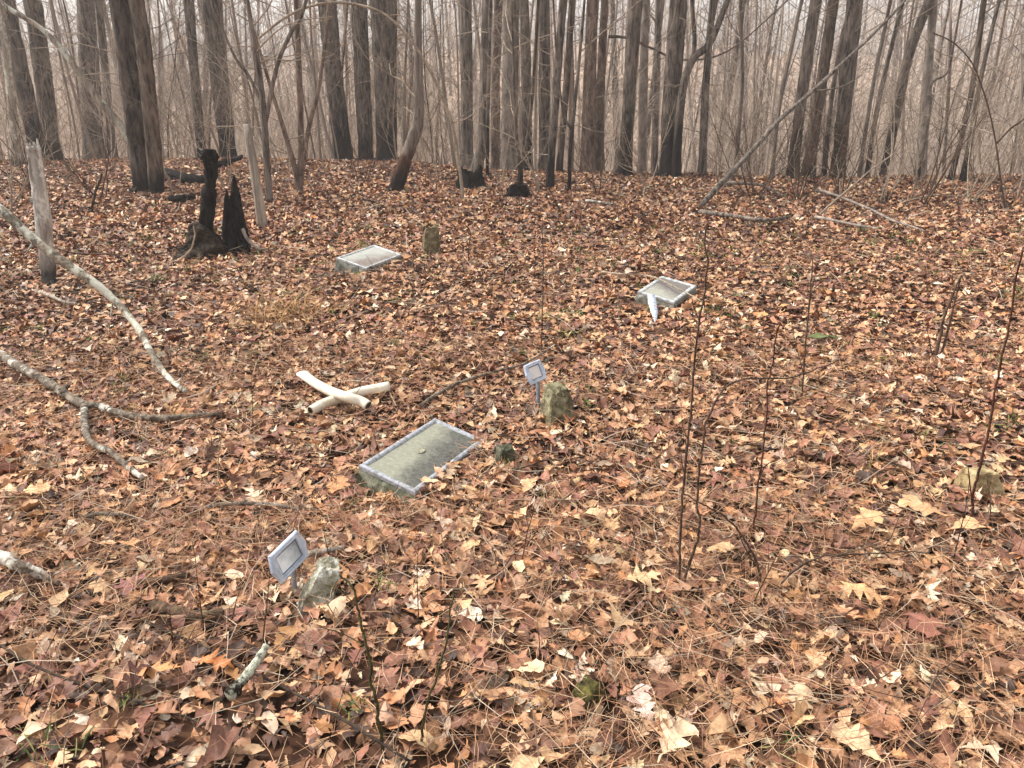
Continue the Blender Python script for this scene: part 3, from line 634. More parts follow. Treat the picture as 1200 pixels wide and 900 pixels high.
def tree(label, pts, w0, w1, mat, Y=None, H=9.5, limbs=7, low=6, flare=1.45, name='bare_tree', cat='tree', group='bare trees along the edge of the knoll', sides=16, extra=None, twigmat='twig_pale', scale=1.0, wob=.03, extra_mat=None, dy=0.0):
    """pts: spots of the photo from the foot up; w0, w1: width there at the foot and at the picture's top edge."""
    rng = np.random.default_rng(abs(hash_(label)))
    if Y is None:
        B = at(*pts[0])
        if B[1] > 20.5:                       # foot just over the rim of the knoll
            d = ray(*pts[0]); B = np.array([0, 0, HEYE]) + d * ((-.06 - HEYE) / d[2]); B[2] = gz(B[0], B[1])
        Y = B[1]
    else:
        B = at(pts[0][0], pts[0][1], Y); B[2] = gz(B[0], B[1])
    dep = Y * math.cos(PITCH) + (HEYE - B[2]) * math.sin(PITCH)
    root = empty(name, B); tag(root, label, cat, group)
    P = trunk_path(pts, Y, H, rng=rng, wob=wob); P[0] = B
    n = 30 + 4 * len(P); S = spline(P, n) - B
    s = np.concatenate([[0], np.cumsum(np.linalg.norm(np.diff(S, axis=0), axis=1))]); s_in = s[int((len(pts) - 1) / (len(P) - 1) * (n - 1))]
    r0, r1 = .93 * w0 * dep / F / 2, .93 * w1 * dep / F / 2
    rad = np.where(s < s_in, r0 + (r1 - r0) * s / s_in, r1 * (1 - .75 * (s - s_in) / max(s[-1] - s_in, .1)))
    rad = rad * (1 + (flare - 1) * np.exp(-s / .22)) * (1 + .035 * np.sin(s * 2.3 + rng.random() * 6))
    S[0, 2] -= .25
    m = MB(); m.tube(S, np.maximum(rad, .006), sides, rough=.035, rng=rng)
    for k in range(5 if r0 > .06 else 0):
        root_spur(m, np.zeros(3), k * 1.257 + rng.random(), r0 * 2.2, r0 * .5, r0 * 1.2)
    for e_ in extra or ():
        q = [at(px, py, Y + dy) - B for px, py in e_[0]]; d = q[-1] - q[-2]; q.append(q[-1] + d * 1.5 + np.array([0, 0, .5])); q.append(q[-1] + d * 2 + np.array([0, 0, 1.5]))
        k = 8 * len(q); me_ = MB() if extra_mat else m
        if extra_mat: q[0] = q[0] * np.array([1, 1, 0]) + np.array([0, 0, -.2])
        me_.tube(spline(q, k), np.linspace(e_[1], e_[2], k) * dep / F / 2, 12, rough=.03, rng=rng)
        if extra_mat: me_.build('trunk', extra_mat, root)
    m.build('trunk', mat, root)
    c = crown_limbs(S, rad, 4.2 if r0 > .06 else 2.2, limbs, rng, scale, low=low)
    c.build('crown', twigmat, root)
    return root
def hash_(s):
    h = 7
    for ch in s: h = (h * 131 + ord(ch)) % 2147483647
    return h

tree('dark leaning trunk at the far left edge', [(46, 186), (28, 100), (8, 0)], 19, 16, 'bark_dark', Y=18.4)
tree('dark grey trunk just right of the far left leaning one', [(62, 186), (52, 100), (38, 0)], 19, 20, 'bark_grey_char', Y=19.2)
tree('pale slim birch-like stem behind the white broken stump', [(21, 196), (14, 120), (3, 20), (1, 0)], 11, 8, 'bark_pale')
tree('faded grey trunk between the dark left pair and the big ridged double trunk', [(110, 186), (106, 100), (100, 0)], 26, 19, 'bark_grey', Y=21)
tree('slim grey stem left of the big ridged double trunk', [(133, 188), (125, 100), (115, 0)], 9, 8, 'bark_grey', Y=20)
tree('big ridged dark double trunk at upper left', [(167, 226), (155, 120), (139, 0)], 20, 22, 'bark_plated', extra=[([(183, 229), (178, 150), (169, 60), (160, 0)], 17, 15)], flare=1.15, extra_mat='bark_brown', dy=-.22)
tree('lichened sapling leaning left from the foot of the big ridged double trunk', [(177, 226), (168, 193), (143, 150), (113, 113), (80, 68), (49, 34), (2, 4)], 11, 5, 'bark_pale', H=3.4, limbs=2, low=5, flare=1.1, cat='sapling', name='leaning_sapling', group=None)
tree('slim dark grey tree right of the big ridged double trunk', [(237, 187), (229, 100), (221, 0)], 10, 12, 'bark_grey_char')
tree('grey trunk with a blackened foot behind the knobbed stump', [(268, 184), (258, 100), (247, 0)], 19, 22, 'bark_dark')
tree('grey many-branched sapling beside the bleached dead pole', [(316, 236), (312, 180), (308, 120), (300, 60), (290, 0)], 9, 5, 'bark_grey', H=6, limbs=6, low=12, flare=1.1, cat='sapling', name='sapling', group=None, extra=[([(310, 150), (324, 80), (340, 40), (356, 10)], 5, 3), ([(308, 125), (292, 90), (272, 60)], 4, 2)])
tree('thin reddish forked sapling left of the three dark trunks', [(352, 226), (345, 195), (332, 150), (318, 105)], 8, 4, 'bark_pink', H=4, limbs=4, low=7, flare=1.1, cat='sapling', name='sapling', group=None, extra=[([(352, 222), (356, 185), (364, 140), (374, 100)], 6, 3), ([(353, 205), (352, 130), (349, 50), (347, 0)], 7, 5)])
tree('dark straight trunk leftmost of the three big close-set trunks', [(404, 188), (394, 110), (383, 0)], 21, 21, 'bark_dark', flare=1.2)
tree('middle grey trunk of the three big close-set trunks', [(429, 188), (425, 100), (420, 0)], 18, 19, 'bark_grey_char', flare=1.15)
tree('thickest blackened trunk rightmost of the three big close-set trunks', [(453, 190), (452, 100), (449, 0)], 24, 31, 'bark_dark', flare=1.15)
r = tree('crooked tree with a slanting red-brown base and thin upright stem', [(463, 225), (472, 197), (484, 162), (489, 148), (491, 120), (490, 60), (490, 0)], 17, 8, 'red_heart', H=7, limbs=4, flare=1.15)
tree('straight grey tree right of the crooked red-based tree', [(547, 197), (547, 100), (546, 0)], 16, 14, 'bark_grey')
tree('straight grey tree rising behind the squat black stump', [(556, 206), (560, 190), (566, 160), (568, 90), (571, 0)], 13, 12, 'bark_grey', low=3)
tree('thin dark stem close right of the tree at the squat black stump', [(571, 208), (572, 130), (575, 0)], 4, 4, 'bark_dark', H=6, limbs=3, flare=1.1)
tree('faint grey trunk behind with ragged reddish scars', [(580, 195), (581, 100), (584, 0)], 11, 10, 'bark_pink', Y=20)
tree('wide pale grey smooth trunk left of the small black stump', [(597, 196), (598, 100), (599, 0)], 20, 19, 'bark_smooth', Y=17.5)
tree('dark trunk with a pale strip beside the wide pale smooth one', [(618, 199), (617, 100), (614, 0)], 13, 11, 'bark_dark', Y=17)
tree('slim forked stem growing from the small black stump', [(609, 222), (610, 200), (606, 170), (603, 120)], 7, 3, 'bark_brown', H=4, limbs=3, low=4, flare=1.1, cat='sapling', name='sapling', group=None, extra=[([(610, 200), (616, 175), (622, 130), (626, 80)], 5, 3)])
tree('plain grey trunk behind the leaning twin stems', [(638, 198), (638, 100), (638, 0)], 15, 13, 'bark_grey', Y=18)
tree('front one of the leaning twin stems', [(644, 221), (650, 130), (660, 0)], 9, 10, 'bark_grey_char')
tree('rear one of the leaning twin stems', [(655, 204), (662, 120), (671, 0)], 8, 8, 'bark_brown')
tree('thin dark forked stem right of the leaning twin stems', [(667, 226), (668, 180), (671, 148), (678, 80), (685, 0)], 5, 3, 'bark_dark', H=5, limbs=3, low=3, flare=1.1, cat='sapling', name='sapling', group=None, extra=[([(670, 152), (663, 140), (658, 120)], 3, 2)])
tree('reddish grey trunk with a dark knot right of the thin forked stem', [(689, 202), (691, 100), (695, 0)], 18, 14, 'bark_pink', Y=16.5)
tree('slim brownish tree close right of the reddish knotted trunk', [(702, 204), (704, 100), (709, 0)], 12, 9, 'bark_pink', extra=[([(713, 43), (725, 43), (740, 46), (765, 57), (800, 70)], 3.5, 1.5)])
tree('dark rough trunk in the middle right of the knotted trunk', [(732, 203), (738, 100), (745, 0)], 15, 16, 'bark_dark', Y=16)
tree('faint grey slim trunk behind the dark rough middle trunk', [(753, 202), (754, 100), (757, 0)], 11, 10, 'bark_smooth', Y=19)
tree('faint pale slim trunk left of the biggest dark trunk of the right half', [(768, 202), (769, 100), (772, 0)], 9, 8, 'bark_grey', Y=21)
tree('big dark straight trunk with a blackened foot at centre right', [(784, 203), (788, 100), (795, 0)], 22, 21, 'bark_dark', Y=15.6)
tree('dark curved tree bending right with two limbs beside the big straight trunk', [(793, 203), (794, 170), (798, 120), (804, 88), (814, 67), (832, 50), (853, 0)], 12, 7, 'bark_dark', Y=15.3, H=5, limbs=4, extra=[([(812, 68), (814, 45), (811, 0)], 5, 4)], flare=1.2, wob=.02)
tree('grey slim tree crossing the top of the curved dark tree', [(823, 205), (826, 120), (831, 50), (836, 0)], 10, 8, 'bark_grey')
tree('very thin grey tree standing alone over the pale gap', [(862, 203), (866, 150), (870, 90), (868, 0)], 5, 4, 'bark_grey', H=7, Y=17)
tree('thin leaning stem just left of the leaning pole', [(904, 214), (909, 160), (916, 110), (930, 45), (940, 0)], 5, 4, 'bark_grey', H=6, limbs=4)
tree('dark trunk leftmost of the leaning cluster at right', [(928, 209), (940, 110), (956, 0)], 13, 13, 'bark_dark')
tree('grey brown trunk second in the leaning cluster at right', [(946, 209), (961, 110), (977, 0)], 14, 12, 'bark_brown')
tree('thin dark stem between the trunks of the leaning cluster', [(965, 210), (974, 120), (988, 40), (1002, 0)], 6, 5, 'bark_dark', H=7)
tree('biggest dark trunk rightmost in the leaning cluster', [(981, 209), (992, 100), (1002, 0)], 16, 18, 'bark_dark')
tree('thin pair member leaning right, left stem of two beyond the cluster', [(1007, 208), (1015, 150), (1025, 90), (1044, 0)], 5, 4, 'bark_grey', H=7, limbs=4)
tree('thin pair member leaning right, right stem of two beyond the cluster', [(1016, 207), (1024, 150), (1036, 90), (1058, 0)], 6, 5, 'bark_grey_char', H=7, limbs=4)
tree('leaning tree with a black charred lower trunk at right', [(1036, 205), (1044, 165), (1051, 130), (1065, 65), (1089, 0)], 11, 11, 'bark_dark', H=8, flare=1.2)
tree('straight smooth grey tree right of the black-footed leaning tree', [(1079, 207), (1086, 100), (1094, 0)], 13, 9, 'bark_smooth', Y=16)
tree('slim tree leaning right, left one of the crossing pair at far right', [(1113, 213), (1127, 160), (1140, 100), (1153, 0)], 6, 6, 'bark_brown', H=7, limbs=5)
tree('slim tree leaning right, right one of the crossing pair at far right', [(1128, 214), (1138, 160), (1148, 100), (1160, 45), (1171, 0)], 7, 4, 'bark_grey_char', H=7, limbs=5)
tree('crooked thin shrub stem right of the smooth grey tree', [(1076, 212), (1083, 170), (1090, 130), (1092, 98), (1110, 85), (1118, 50), (1127, 0)], 3.4, 2.4, 'bark_grey_char', H=4, limbs=3, low=4, flare=1.1, cat='sapling', name='sapling', group=None)
tree('bent thin sapling arching over from the far right edge', [(1178, 248), (1172, 205), (1167, 168), (1160, 133), (1150, 100), (1138, 72), (1117, 50), (1093, 38)], 2.2, 1.4, 'twig_brown', H=2, limbs=0, low=2, flare=1.1, cat='sapling', name='sapling', group=None, extra=[([(1168, 168), (1185, 150), (1210, 128)], 2.4, 1.4)])
tree('pale arching sapling bowed left over the three close-set trunks', [(543, 212), (533, 160), (523, 125), (505, 85), (480, 45), (452, 18), (425, 7), (395, 3), (365, 7), (335, 20), (303, 45)], 4, 2.5, 'twig_pale', H=2, limbs=0, low=2, flare=1.1, cat='sapling', name='bowed_sapling', group=None, Y=11.5)
tree('pale thin bough arching between the ridged double trunk and three close trunks', [(120, 160), (135, 122), (165, 92), (210, 65), (245, 48), (278, 36), (295, 48), (330, 66), (395, 88)], 3, 2, 'twig_pale', H=1.5, limbs=0, low=1, flare=1.0, cat='sapling', name='bowed_sapling', group=None, Y=11) if False else None

# bleached dead pole, broken white stump
B = at(307, 266); Y = B[1]; m = MB()
m.tube(spline([at(308, 272, Y), at(305, 245, Y), at(299, 205, Y), at(293, 170, Y), at(289, 146, Y + .05)], 22) - B, np.linspace(.066, .042, 22), 12, rough=.05)
m.tube([at(289, 146, Y + .05) - B, at(288, 138, Y + .05) - B], [.03, .006], 8)
o = tag(m.build('dead_pole', 'bleached_wood', origin=None), 'bleached broken dead pole leaning right of the spired black stump', 'dead tree'); o.location = B
B = at(57, 335); Y = B[1]; root = empty('broken_stump', B); tag(root, 'white broken snag with a dark foot at the left', 'dead tree')
m = MB(); pts = np.array([at(58, 340, Y), at(56, 310, Y), at(52, 270, Y), at(47, 230, Y), at(42, 195, Y), at(39, 172, Y)]) - B
n = 30; S = spline(pts, n); rr = np.interp(np.linspace(0, 1, n), [0, .1, .4, 1], [.066, .058, .063, .05]); m.tube(S, rr, 16, rough=.05)
top = S[-1]
for k in range(7):
    a = k * .9; q = top + np.array([math.cos(a) * .036, math.sin(a) * .036, -.04]); m.tube([q, q + np.array([.004, 0, .05 + .06 * RNG.random()])], [.02, .003], 5)
m.build('trunk', 'white_stump_wood', root)
m = MB(); m.tube([at(46, 238, Y) - B, at(37, 236, Y - .03) - B, at(34, 231, Y - .05) - B], [.03, .02, .006], 7, rough=.1); m.build('splinter', 'bleached_wood', root)

# ------------------------------------------------------------------ understorey: shrubs, saplings, canes
def shrub(label, px, py, h, stems, mat, seed, Y=None, spread=.35, lvl=2, r=.009, group=None, name='bare_shrub', cat='shrub', kids=5):
    rng = np.random.default_rng(seed)
    B = at(px, py) if Y is None else at(px, py, Y)
    B[2] = gz(B[0], B[1]); m = MB()
    for k in range(stems):
        a = rng.random() * 6.28; d = (math.cos(a) * spread, math.sin(a) * spread, 1)
        grow(m, np.array([rng.normal() * .03, rng.normal() * .03, -.04]), d, h * (.65 + .45 * rng.random()), r * (.7 + .5 * rng.random()), lvl, 5, .1, .03, kids, rng, .8, .2, .5, 8)
    return tag(m.build(name, mat, origin=B, local=True), label, cat, group)
SH = 'bare twiggy shrubs under the trees'
shr = [('pale twiggy shrub at the far left edge near the white snag', 12, 250, 1.5, 4, 'twig_pale'), ('grey twig thicket in front of the dark left trunks', 80, 215, 1.6, 5, 'twig_pale'),
       ('thin twiggy bush between the white snag and the ridged double trunk', 115, 235, 1.1, 4, 'twig_brown'), ('spindly bush left of the knobbed stump', 205, 225, 1.5, 4, 'twig_pale'),
       ('tall pale spindly shrub behind the spired black stump', 265, 220, 2.2, 4, 'twig_pale'), ('grey brush behind the bleached dead pole', 335, 222, 1.8, 4, 'twig_pale'),
       ('low tangle of twigs left of the crooked red-based tree', 425, 215, 1.0, 4, 'twig_brown'), ('fine pale shrub right of the crooked red-based tree', 510, 215, 1.4, 4, 'twig_pale'),
       ('fine twigs in front of the wide pale smooth trunk', 590, 222, 1.3, 3, 'twig_pale'), ('slim twiggy bush right of the small black stump', 632, 226, 1.5, 3, 'twig_pale'),
       ('low brown twigs under the reddish knotted trunk', 700, 228, 1.1, 3, 'twig_brown'), ('slim pale shrub left of the big dark trunk at centre right', 760, 222, 1.4, 3, 'twig_pale'),
       ('pale brush right of the curved dark tree', 845, 222, 1.7, 4, 'twig_pale'), ('brown brush in front of the leaning pole foot', 885, 232, 1.4, 5, 'twig_brown'),
       ('dense brown brush before the leaning cluster', 935, 238, 1.3, 6, 'twig_brown'), ('dense twiggy clump right of the leaning cluster', 985, 234, 1.5, 6, 'twig_brown'),
       ('grey brush in front of the black-footed leaning tree', 1035, 236, 1.5, 5, 'twig_pale'), ('twiggy clump below the smooth grey tree at right', 1080, 240, 1.4, 5, 'twig_brown'),
       ('spreading pale shrub before the crossing pair at far right', 1135, 238, 1.5, 5, 'twig_pale'), ('thin shrub at the far right edge below the bent sapling', 1190, 236, 1.6, 5, 'twig_pale'),
       ('bushy low twigs at the far left in front of the trunks', 40, 225, 1.2, 5, 'twig_brown'), ('pale multi-stem shrub behind the three close-set trunks', 470, 196, 2.2, 4, 'twig_pale')]
for k, (lb, px, py, h, st_, mt) in enumerate(shr): shrub(lb, px, py, h * 1.25, st_ + 1, mt, 100 + k, group=SH, r=.011, lvl=3, spread=.5)
for k in range(16):
    shrub('thin grey twiggy shrub in the brushy strip under the trees at right', 870 + 21 * k + 9 * math.sin(k * 5), 220 + 16 * (.5 + .5 * math.sin(k * 2.3)), 1.1 + .5 * (k % 3), 3, ['twig_pale', 'twig_brown', 'twig_pale'][k % 3], 300 + k, group='brushy strip shrubs', r=.0085, lvl=3, spread=.6)
# saplings that kept their tan leaves
def leafy(label, px, py, Y, h, seed):
    rng = np.random.default_rng(seed); B = at(px, py, Y); B[2] = gz(B[0], B[1]); root = empty('leafy_sapling', B); tag(root, label, 'sapling')
    m = MB(); grow(m, np.zeros(3), (.05, 0, 1), h, .022, 2, 5, .06, .04, 9, rng, 1.1, .2, .5, 9); tr_ = m.build('trunk', 'twig_brown', root)
    V = m.arrays()[0]; V = V[V[:, 2] > .7]; lv = MB()
    for k in range(240):
        p = V[rng.integers(len(V))] + rng.normal(size=3) * .05; u = rng.normal(size=3); u /= np.linalg.norm(u); v = np.cross(u, rng.normal(size=3)); v /= np.linalg.norm(v); s = .05 + .03 * rng.random()
        lv.add([p, p + u * s * .5 + v * s * .28, p + u * s, p + u * s * .5 - v * s * .28], [(0, 1, 2, 3)], col=np.tile(np.array(lin((206, 168, 122))[:3]) * (.7 + .5 * rng.random()), (4, 1)))
    lv.build('crown', 'litter', root)
leafy('young tree with tan leaves still on, between the dark and grey close trunks', 407, 192, 20.5, 4.6, 61)
leafy('young tree with pale tan leaves left of the straight grey tree', 508, 200, 19.5, 4.2, 62)
leafy('young tree with a few tan leaves behind the ridged double trunk', 196, 190, 21, 5.2, 63)

def cane(label, pts, w0, w1, mat, name='bare_shoot', cat='shoot', extra=None, group=None):
    """Thin stem: first point stands on the ground; others are (px, py, metres nearer(-)/farther(+))."""
    B = at(pts[0][0], pts[0][1]); Y = B[1]; P = [B - np.array([0, 0, .03])] + [at(p[0], p[1], Y + (p[2] if len(p) > 2 else 0)) for p in pts[1:]]
    dep = np.linalg.norm(B - np.array([0, 0, HEYE])); m = MB(); n = 9 * len(P)
    k = dep / F / 2 * .66; S = spline(P, n) - B; g = np.random.default_rng(hash_(label)); S[2:] += np.cumsum(g.normal(size=(n - 2, 3)) * .0016, 0); m.tube(S, np.linspace(w0 * k, w1 * k, n), 6, rough=.05)
    for e_ in extra or ():
        q = [at(p[0], p[1], Y + (p[2] if len(p) > 2 else 0)) - B for p in e_[0]]; m.tube(spline(q, 7 * len(q)), np.linspace(e_[1] * k, e_[2] * k, 7 * len(q)), 5, rough=.05)
    return tag(m.build(name, mat, origin=B, local=True), label, cat, group)
cane('tall straight dark stem rising past the squarish plaque', [(795, 692), (799, 610), (803, 560), (809, 480), (815, 400), (819, 350), (820, 310), (822, 275)], 4.4, 2, 'twig_brown', extra=[([(812, 440), (818, 425), (824, 415)], 1.8, .9), ([(806, 515), (800, 500), (799, 488)], 1.8, .9), ([(818, 372), (813, 360), (811, 350)], 1.6, .8), ([(816, 390), (822, 378), (835, 372)], 2, 1), ([(803, 560), (799, 540), (797, 520)], 2, 1)])
cane('arching brown cane bending right from the foot of the tall dark stem', [(798, 693), (812, 640, .0), (819, 606, .02), (818, 575, .03), (824, 525, .05), (833, 480, .08), (850, 450, .12), (880, 431, .2), (915, 428, .3), (950, 420, .4), (990, 403, .5)], 5, 2.2, 'twig_brown')
cane('straight reddish stem right of the arching brown cane', [(880, 640), (886, 590), (893, 540), (899, 490), (906, 440), (910, 410), (913, 380)], 3.4, 1.8, 'cane_red', extra=[([(890, 560), (898, 545), (915, 537)], 2.4, 1.4)])
cane('brown cane leaning left low to the right of the arching cane', [(893, 690), (884, 660), (868, 632), (848, 610), (830, 596), (800, 580)], 4.6, 2.2, 'twig_brown', extra=[([(884, 660), (872, 640), (866, 625)], 2.5, 1.5)])
cane('low cane arching right along the leaves', [(905, 697), (925, 672), (950, 657), (985, 650), (1030, 648), (1090, 647)], 4.2, 2.2, 'twig_brown', extra=[([(985, 650), (1020, 640), (1045, 630)], 2, 1.2)])
cane('tall red-brown stem near the right edge', [(1138, 612), (1146, 568), (1154, 525), (1163, 480), (1176, 415), (1187, 360), (1199, 296)], 4.2, 2.4, 'cane_red', extra=[([(1140, 600), (1136, 560), (1134, 545)], 2, 1.2)])
cane('small twin-stemmed sapling at right in the open leaves', [(1097, 422), (1101, 400), (1107, 375), (1117, 345), (1125, 325)], 5, 2.4, 'twig_brown', extra=[([(1102, 420), (1110, 390), (1118, 358), (1126, 325)], 4, 2), ([(1093, 418), (1089, 400), (1086, 382)], 2, 1.2), ([(1112, 362), (1128, 352), (1142, 346)], 2, 1.2)])
cane('dark green stem rising from the bottom edge left of centre', [(452, 896), (443, 850, .02), (436, 815, .04), (428, 775, .07), (420, 735, .1), (411, 700, .14), (397, 678, .18)], 6.6, 3, 'cane_green', extra=[([(425, 755, .08), (400, 742, .1), (375, 735, .1)], 2, 1.2), ([(413, 705, .13), (395, 690, .16), (380, 685, .18)], 1.8, 1.1)])
cane('olive stem with a leaf tuft at the bottom edge', [(492, 890), (498, 850, .02), (508, 800, .05), (519, 750, .08), (526, 705, .12), (528, 690, .14)], 5.2, 2.2, 'cane_green', extra=[([(528, 700, .12), (540, 690, .14), (550, 686, .14)], 1.6, .8), ([(527, 712, .12), (505, 725, .1), (470, 740, .1), (435, 760, .1)], 1.6, .8)])
cane('thin stem standing in front of the squarish plaque at its left', [(634, 418), (636, 370), (637, 320), (636, 262)], 2.4, 1.6, 'twig_brown')
cane('feathery thin stem at right of the tall dark one', [(940, 470), (944, 410), (948, 350), (953, 300)], 3, 1.6, 'twig_brown', extra=[([(945, 395), (950, 350), (956, 318)], 2, 1), ([(942, 440), (932, 400), (928, 380)], 1.6, .9)])
cane('thin stem with a hooked tip right of the brown fieldstone', [(548, 316), (550, 292), (551, 274), (545, 265)], 2.8, 1.6, 'twig_brown')
cane('dark slanting stem in the leaves behind the lying pale stick', [(106, 250), (112, 225), (117, 214), (120, 205)], 4, 3, 'twig_dark', extra=[([(106, 250), (125, 265), (145, 274), (168, 280)], 3, 1.6)])
cane('curled pale twig standing left of the knobbed stump', [(178, 312), (205, 307), (220, 295), (226, 280), (224, 266)], 4, 2, 'twig_pale')
cane('brown trailing twig below the white snag', [(165, 318), (150, 309), (135, 298), (110, 296), (80, 292), (48, 282)], 3.4, 2, 'twig_brown')
cane('long pale twig trailing across in front of the white snag', [(134, 238), (110, 245), (80, 250), (50, 252), (20, 250), (-20, 236)], 3, 2, 'twig_brown')
rng = np.random.default_rng(77)
for k in range(46):
    px, py = rng.uniform(20, 1190), rng.uniform(290, 780)
    hgt = rng.uniform(.12, .42); B = at(px, py); m = MB()
    grow(m, (0, 0, -.02), (rng.normal() * .15, rng.normal() * .15, 1), hgt, .0022 + .0012 * rng.random(), 1, 5, .09, .02, 2, rng, .5, .3, .45, 6)
    tag(m.build('bare_seedling', ['twig_brown', 'twig_dark', 'cane_red', 'twig_pale'][k % 4], origin=B, local=True), 'thin bare woody seedling standing upright in the leaf litter', 'seedling', 'thin bare seedlings among the leaves')

# dry grass clumps
def tuft(label, px, py, n, h, spread, cols, seed, name='grass_clump', cat='grass clump', group=None):
    rng = np.random.default_rng(seed); B = at(px, py); m = MB()
    for k in range(n):
        p = np.array([rng.normal() * spread, rng.normal() * spread, -.01]); d = np.array([rng.normal() * .5, rng.normal() * .5, 1.]); L = h * rng.uniform(.5, 1.1); s = np.array([rng.normal(), rng.normal(), 0]); s /= np.linalg.norm(s)
        c = np.array(lin(cols[rng.integers(len(cols))])[:3]); wv = .0026; V = []
        for t in (0, .4, .75, 1): q = p + d * L * t * .8 + np.array([d[0], d[1], -1.2]) * L * .35 * t * t; V += [q - s * wv * (1 - .8 * t), q + s * wv * (1 - .8 * t)]
        m.add(V, [(0, 1, 3, 2), (2, 3, 5, 4), (4, 5, 7, 6)], col=np.tile(c, (8, 1)))
    return tag(m.build(name, 'litter', origin=B, local=True), label, cat, group)
straw = [(196, 160, 112), (176, 132, 84), (150, 112, 70)]
tuft('dry straw-coloured grass clump below the spired black stump', 332, 374, 260, .40, .15, straw, 1)
tuft('small dry grass clump left of the dry patch under the whitish plaque', 395, 362, 60, .2, .06, [(150, 92, 56), (170, 112, 70)], 2)
tuft('pale green-tan grass clump behind the centre marker', 640, 376, 70, .2, .05, [(186, 172, 120), (160, 150, 92)], 3)
tuft('small green-grey sprig clump left of the squarish plaque', 712, 316, 50, .2, .05, [(128, 132, 92), (150, 150, 116)], 4)
tuft('pale green sprig at the left front of the whitish plaque', 372, 328, 26, .18, .03, [(170, 180, 160), (150, 156, 120)], 5)
tuft('green grass sprig under the curled pale stick at the white snag foot', 64, 343, 26, .09, .03, [(150, 156, 70), (130, 140, 60)], 6)
tuft('greenish grass clump in front of the feathery thin stem', 950, 452, 60, .18, .08, [(140, 128, 84), (160, 130, 88)], 7)

# ------------------------------------------------------------------ leaves
def strip_shape(st):
    """st: rows (t_mid, t_left_edge, half width). Returns local points and quads of a leaf along x."""
    V, U = [], []
    for t, te, wv in st:
        for s_ in (-1, 0, 1): V.append((t if s_ == 0 else te, s_ * wv))
    n = len(st); q = []
    for k in range(n - 1):
        o_ = k * 3; q += [(o_, o_ + 1, o_ + 4, o_ + 3), (o_ + 1, o_ + 2, o_ + 5, o_ + 4)]
    V = np.array(V, float); V[:, 0] -= .5; return V, np.array(q)
red_oak = strip_shape([(-.18, -.18, .008), (0, 0, .012), (.1, .09, .09), (.15, .24, .25), (.24, .26, .10), (.33, .46, .39), (.44, .47, .11), (.54, .70, .36), (.64, .67, .10), (.74, .86, .21), (.84, .86, .08), (1, 1, .0)])
white_oak = strip_shape([(-.12, -.12, .01), (0, 0, .014), (.12, .13, .10), (.2, .22, .20), (.27, .28, .12), (.36, .40, .30), (.44, .47, .30), (.50, .51, .15), (.60, .65, .37), (.70, .73, .34), (.76, .77, .19), (.86, .88, .26), (.95, .96, .14), (1, 1, .0)])
beech = strip_shape([(-.08, -.08, .008), (0, 0, .01), (.1, .12, .13), (.25, .27, .22), (.42, .44, .26), (.6, .62, .235), (.78, .80, .155), (.9, .91, .07), (1, 1, 0)])
obov = strip_shape([(-.1, -.1, .01), (0, 0, .02), (.15, .16, .09), (.28, .31, .17), (.38, .38, .17), (.5, .54, .27), (.6, .6, .26), (.72, .76, .32), (.82, .82, .27), (.92, .93, .17), (1, 1, 0)])
ang = np.radians([180, 150, 118, 96, 78, 62, 50, 36, 22, 10, 0]); rad_ = np.array([.06, .36, .52, .34, .62, .50, .40, .56, .48, .62, .82])
pv_ = [(0.0, 0.0)] + [(math.cos(a) * r, math.sin(a) * r) for a, r in zip(ang, rad_)] + [(math.cos(a) * r, -math.sin(a) * r) for a, r in list(zip(ang, rad_))[1:-1]]
mp_v = np.array(pv_) * .8; n_ = len(ang); right = [n_ + 1 + k for k in range(n_ - 2)]
loop = list(range(1, n_ + 1)) + right[::-1]; mp_t = np.array([(0, loop[(k + 1) % len(loop)], loop[k]) for k in range(len(loop))])
maple = (mp_v, mp_t)
mid_oak = strip_shape([(0, 0, .01), (.22, .28, .27), (.34, .36, .11), (.46, .62, .36), (.66, .68, .12), (.8, .86, .2), (1, 1, 0)])
mid_oval = strip_shape([(0, 0, .01), (.2, .22, .2), (.5, .52, .27), (.8, .8, .14), (1, 1, 0)])
mid_wide = strip_shape([(0, 0, .03), (.3, .22, .36), (.45, .5, .24), (.62, .66, .38), (1, 1, 0)])
far_a = strip_shape([(0, 0, .04), (.35, .4, .3), (.6, .62, .16), (.8, .8, .22), (1, 1, .02)])
far_b = strip_shape([(0, 0, .05), (.5, .5, .3), (1, 1, .02)])

PAL = np.array([lin(c)[:3] for c in [(208, 168, 130), (188, 146, 109), (169, 124, 92), (146, 103, 77), (122, 84, 65), (98, 68, 55), (130, 89, 73), (147, 103, 85), (184, 131, 89), (218, 193, 163), (230, 214, 190), (164, 142, 121), (72, 53, 43)]])
PW = np.array([.115, .15, .145, .13, .105, .085, .08, .07, .065, .04, .010, .05, .06]); PW /= PW.sum()

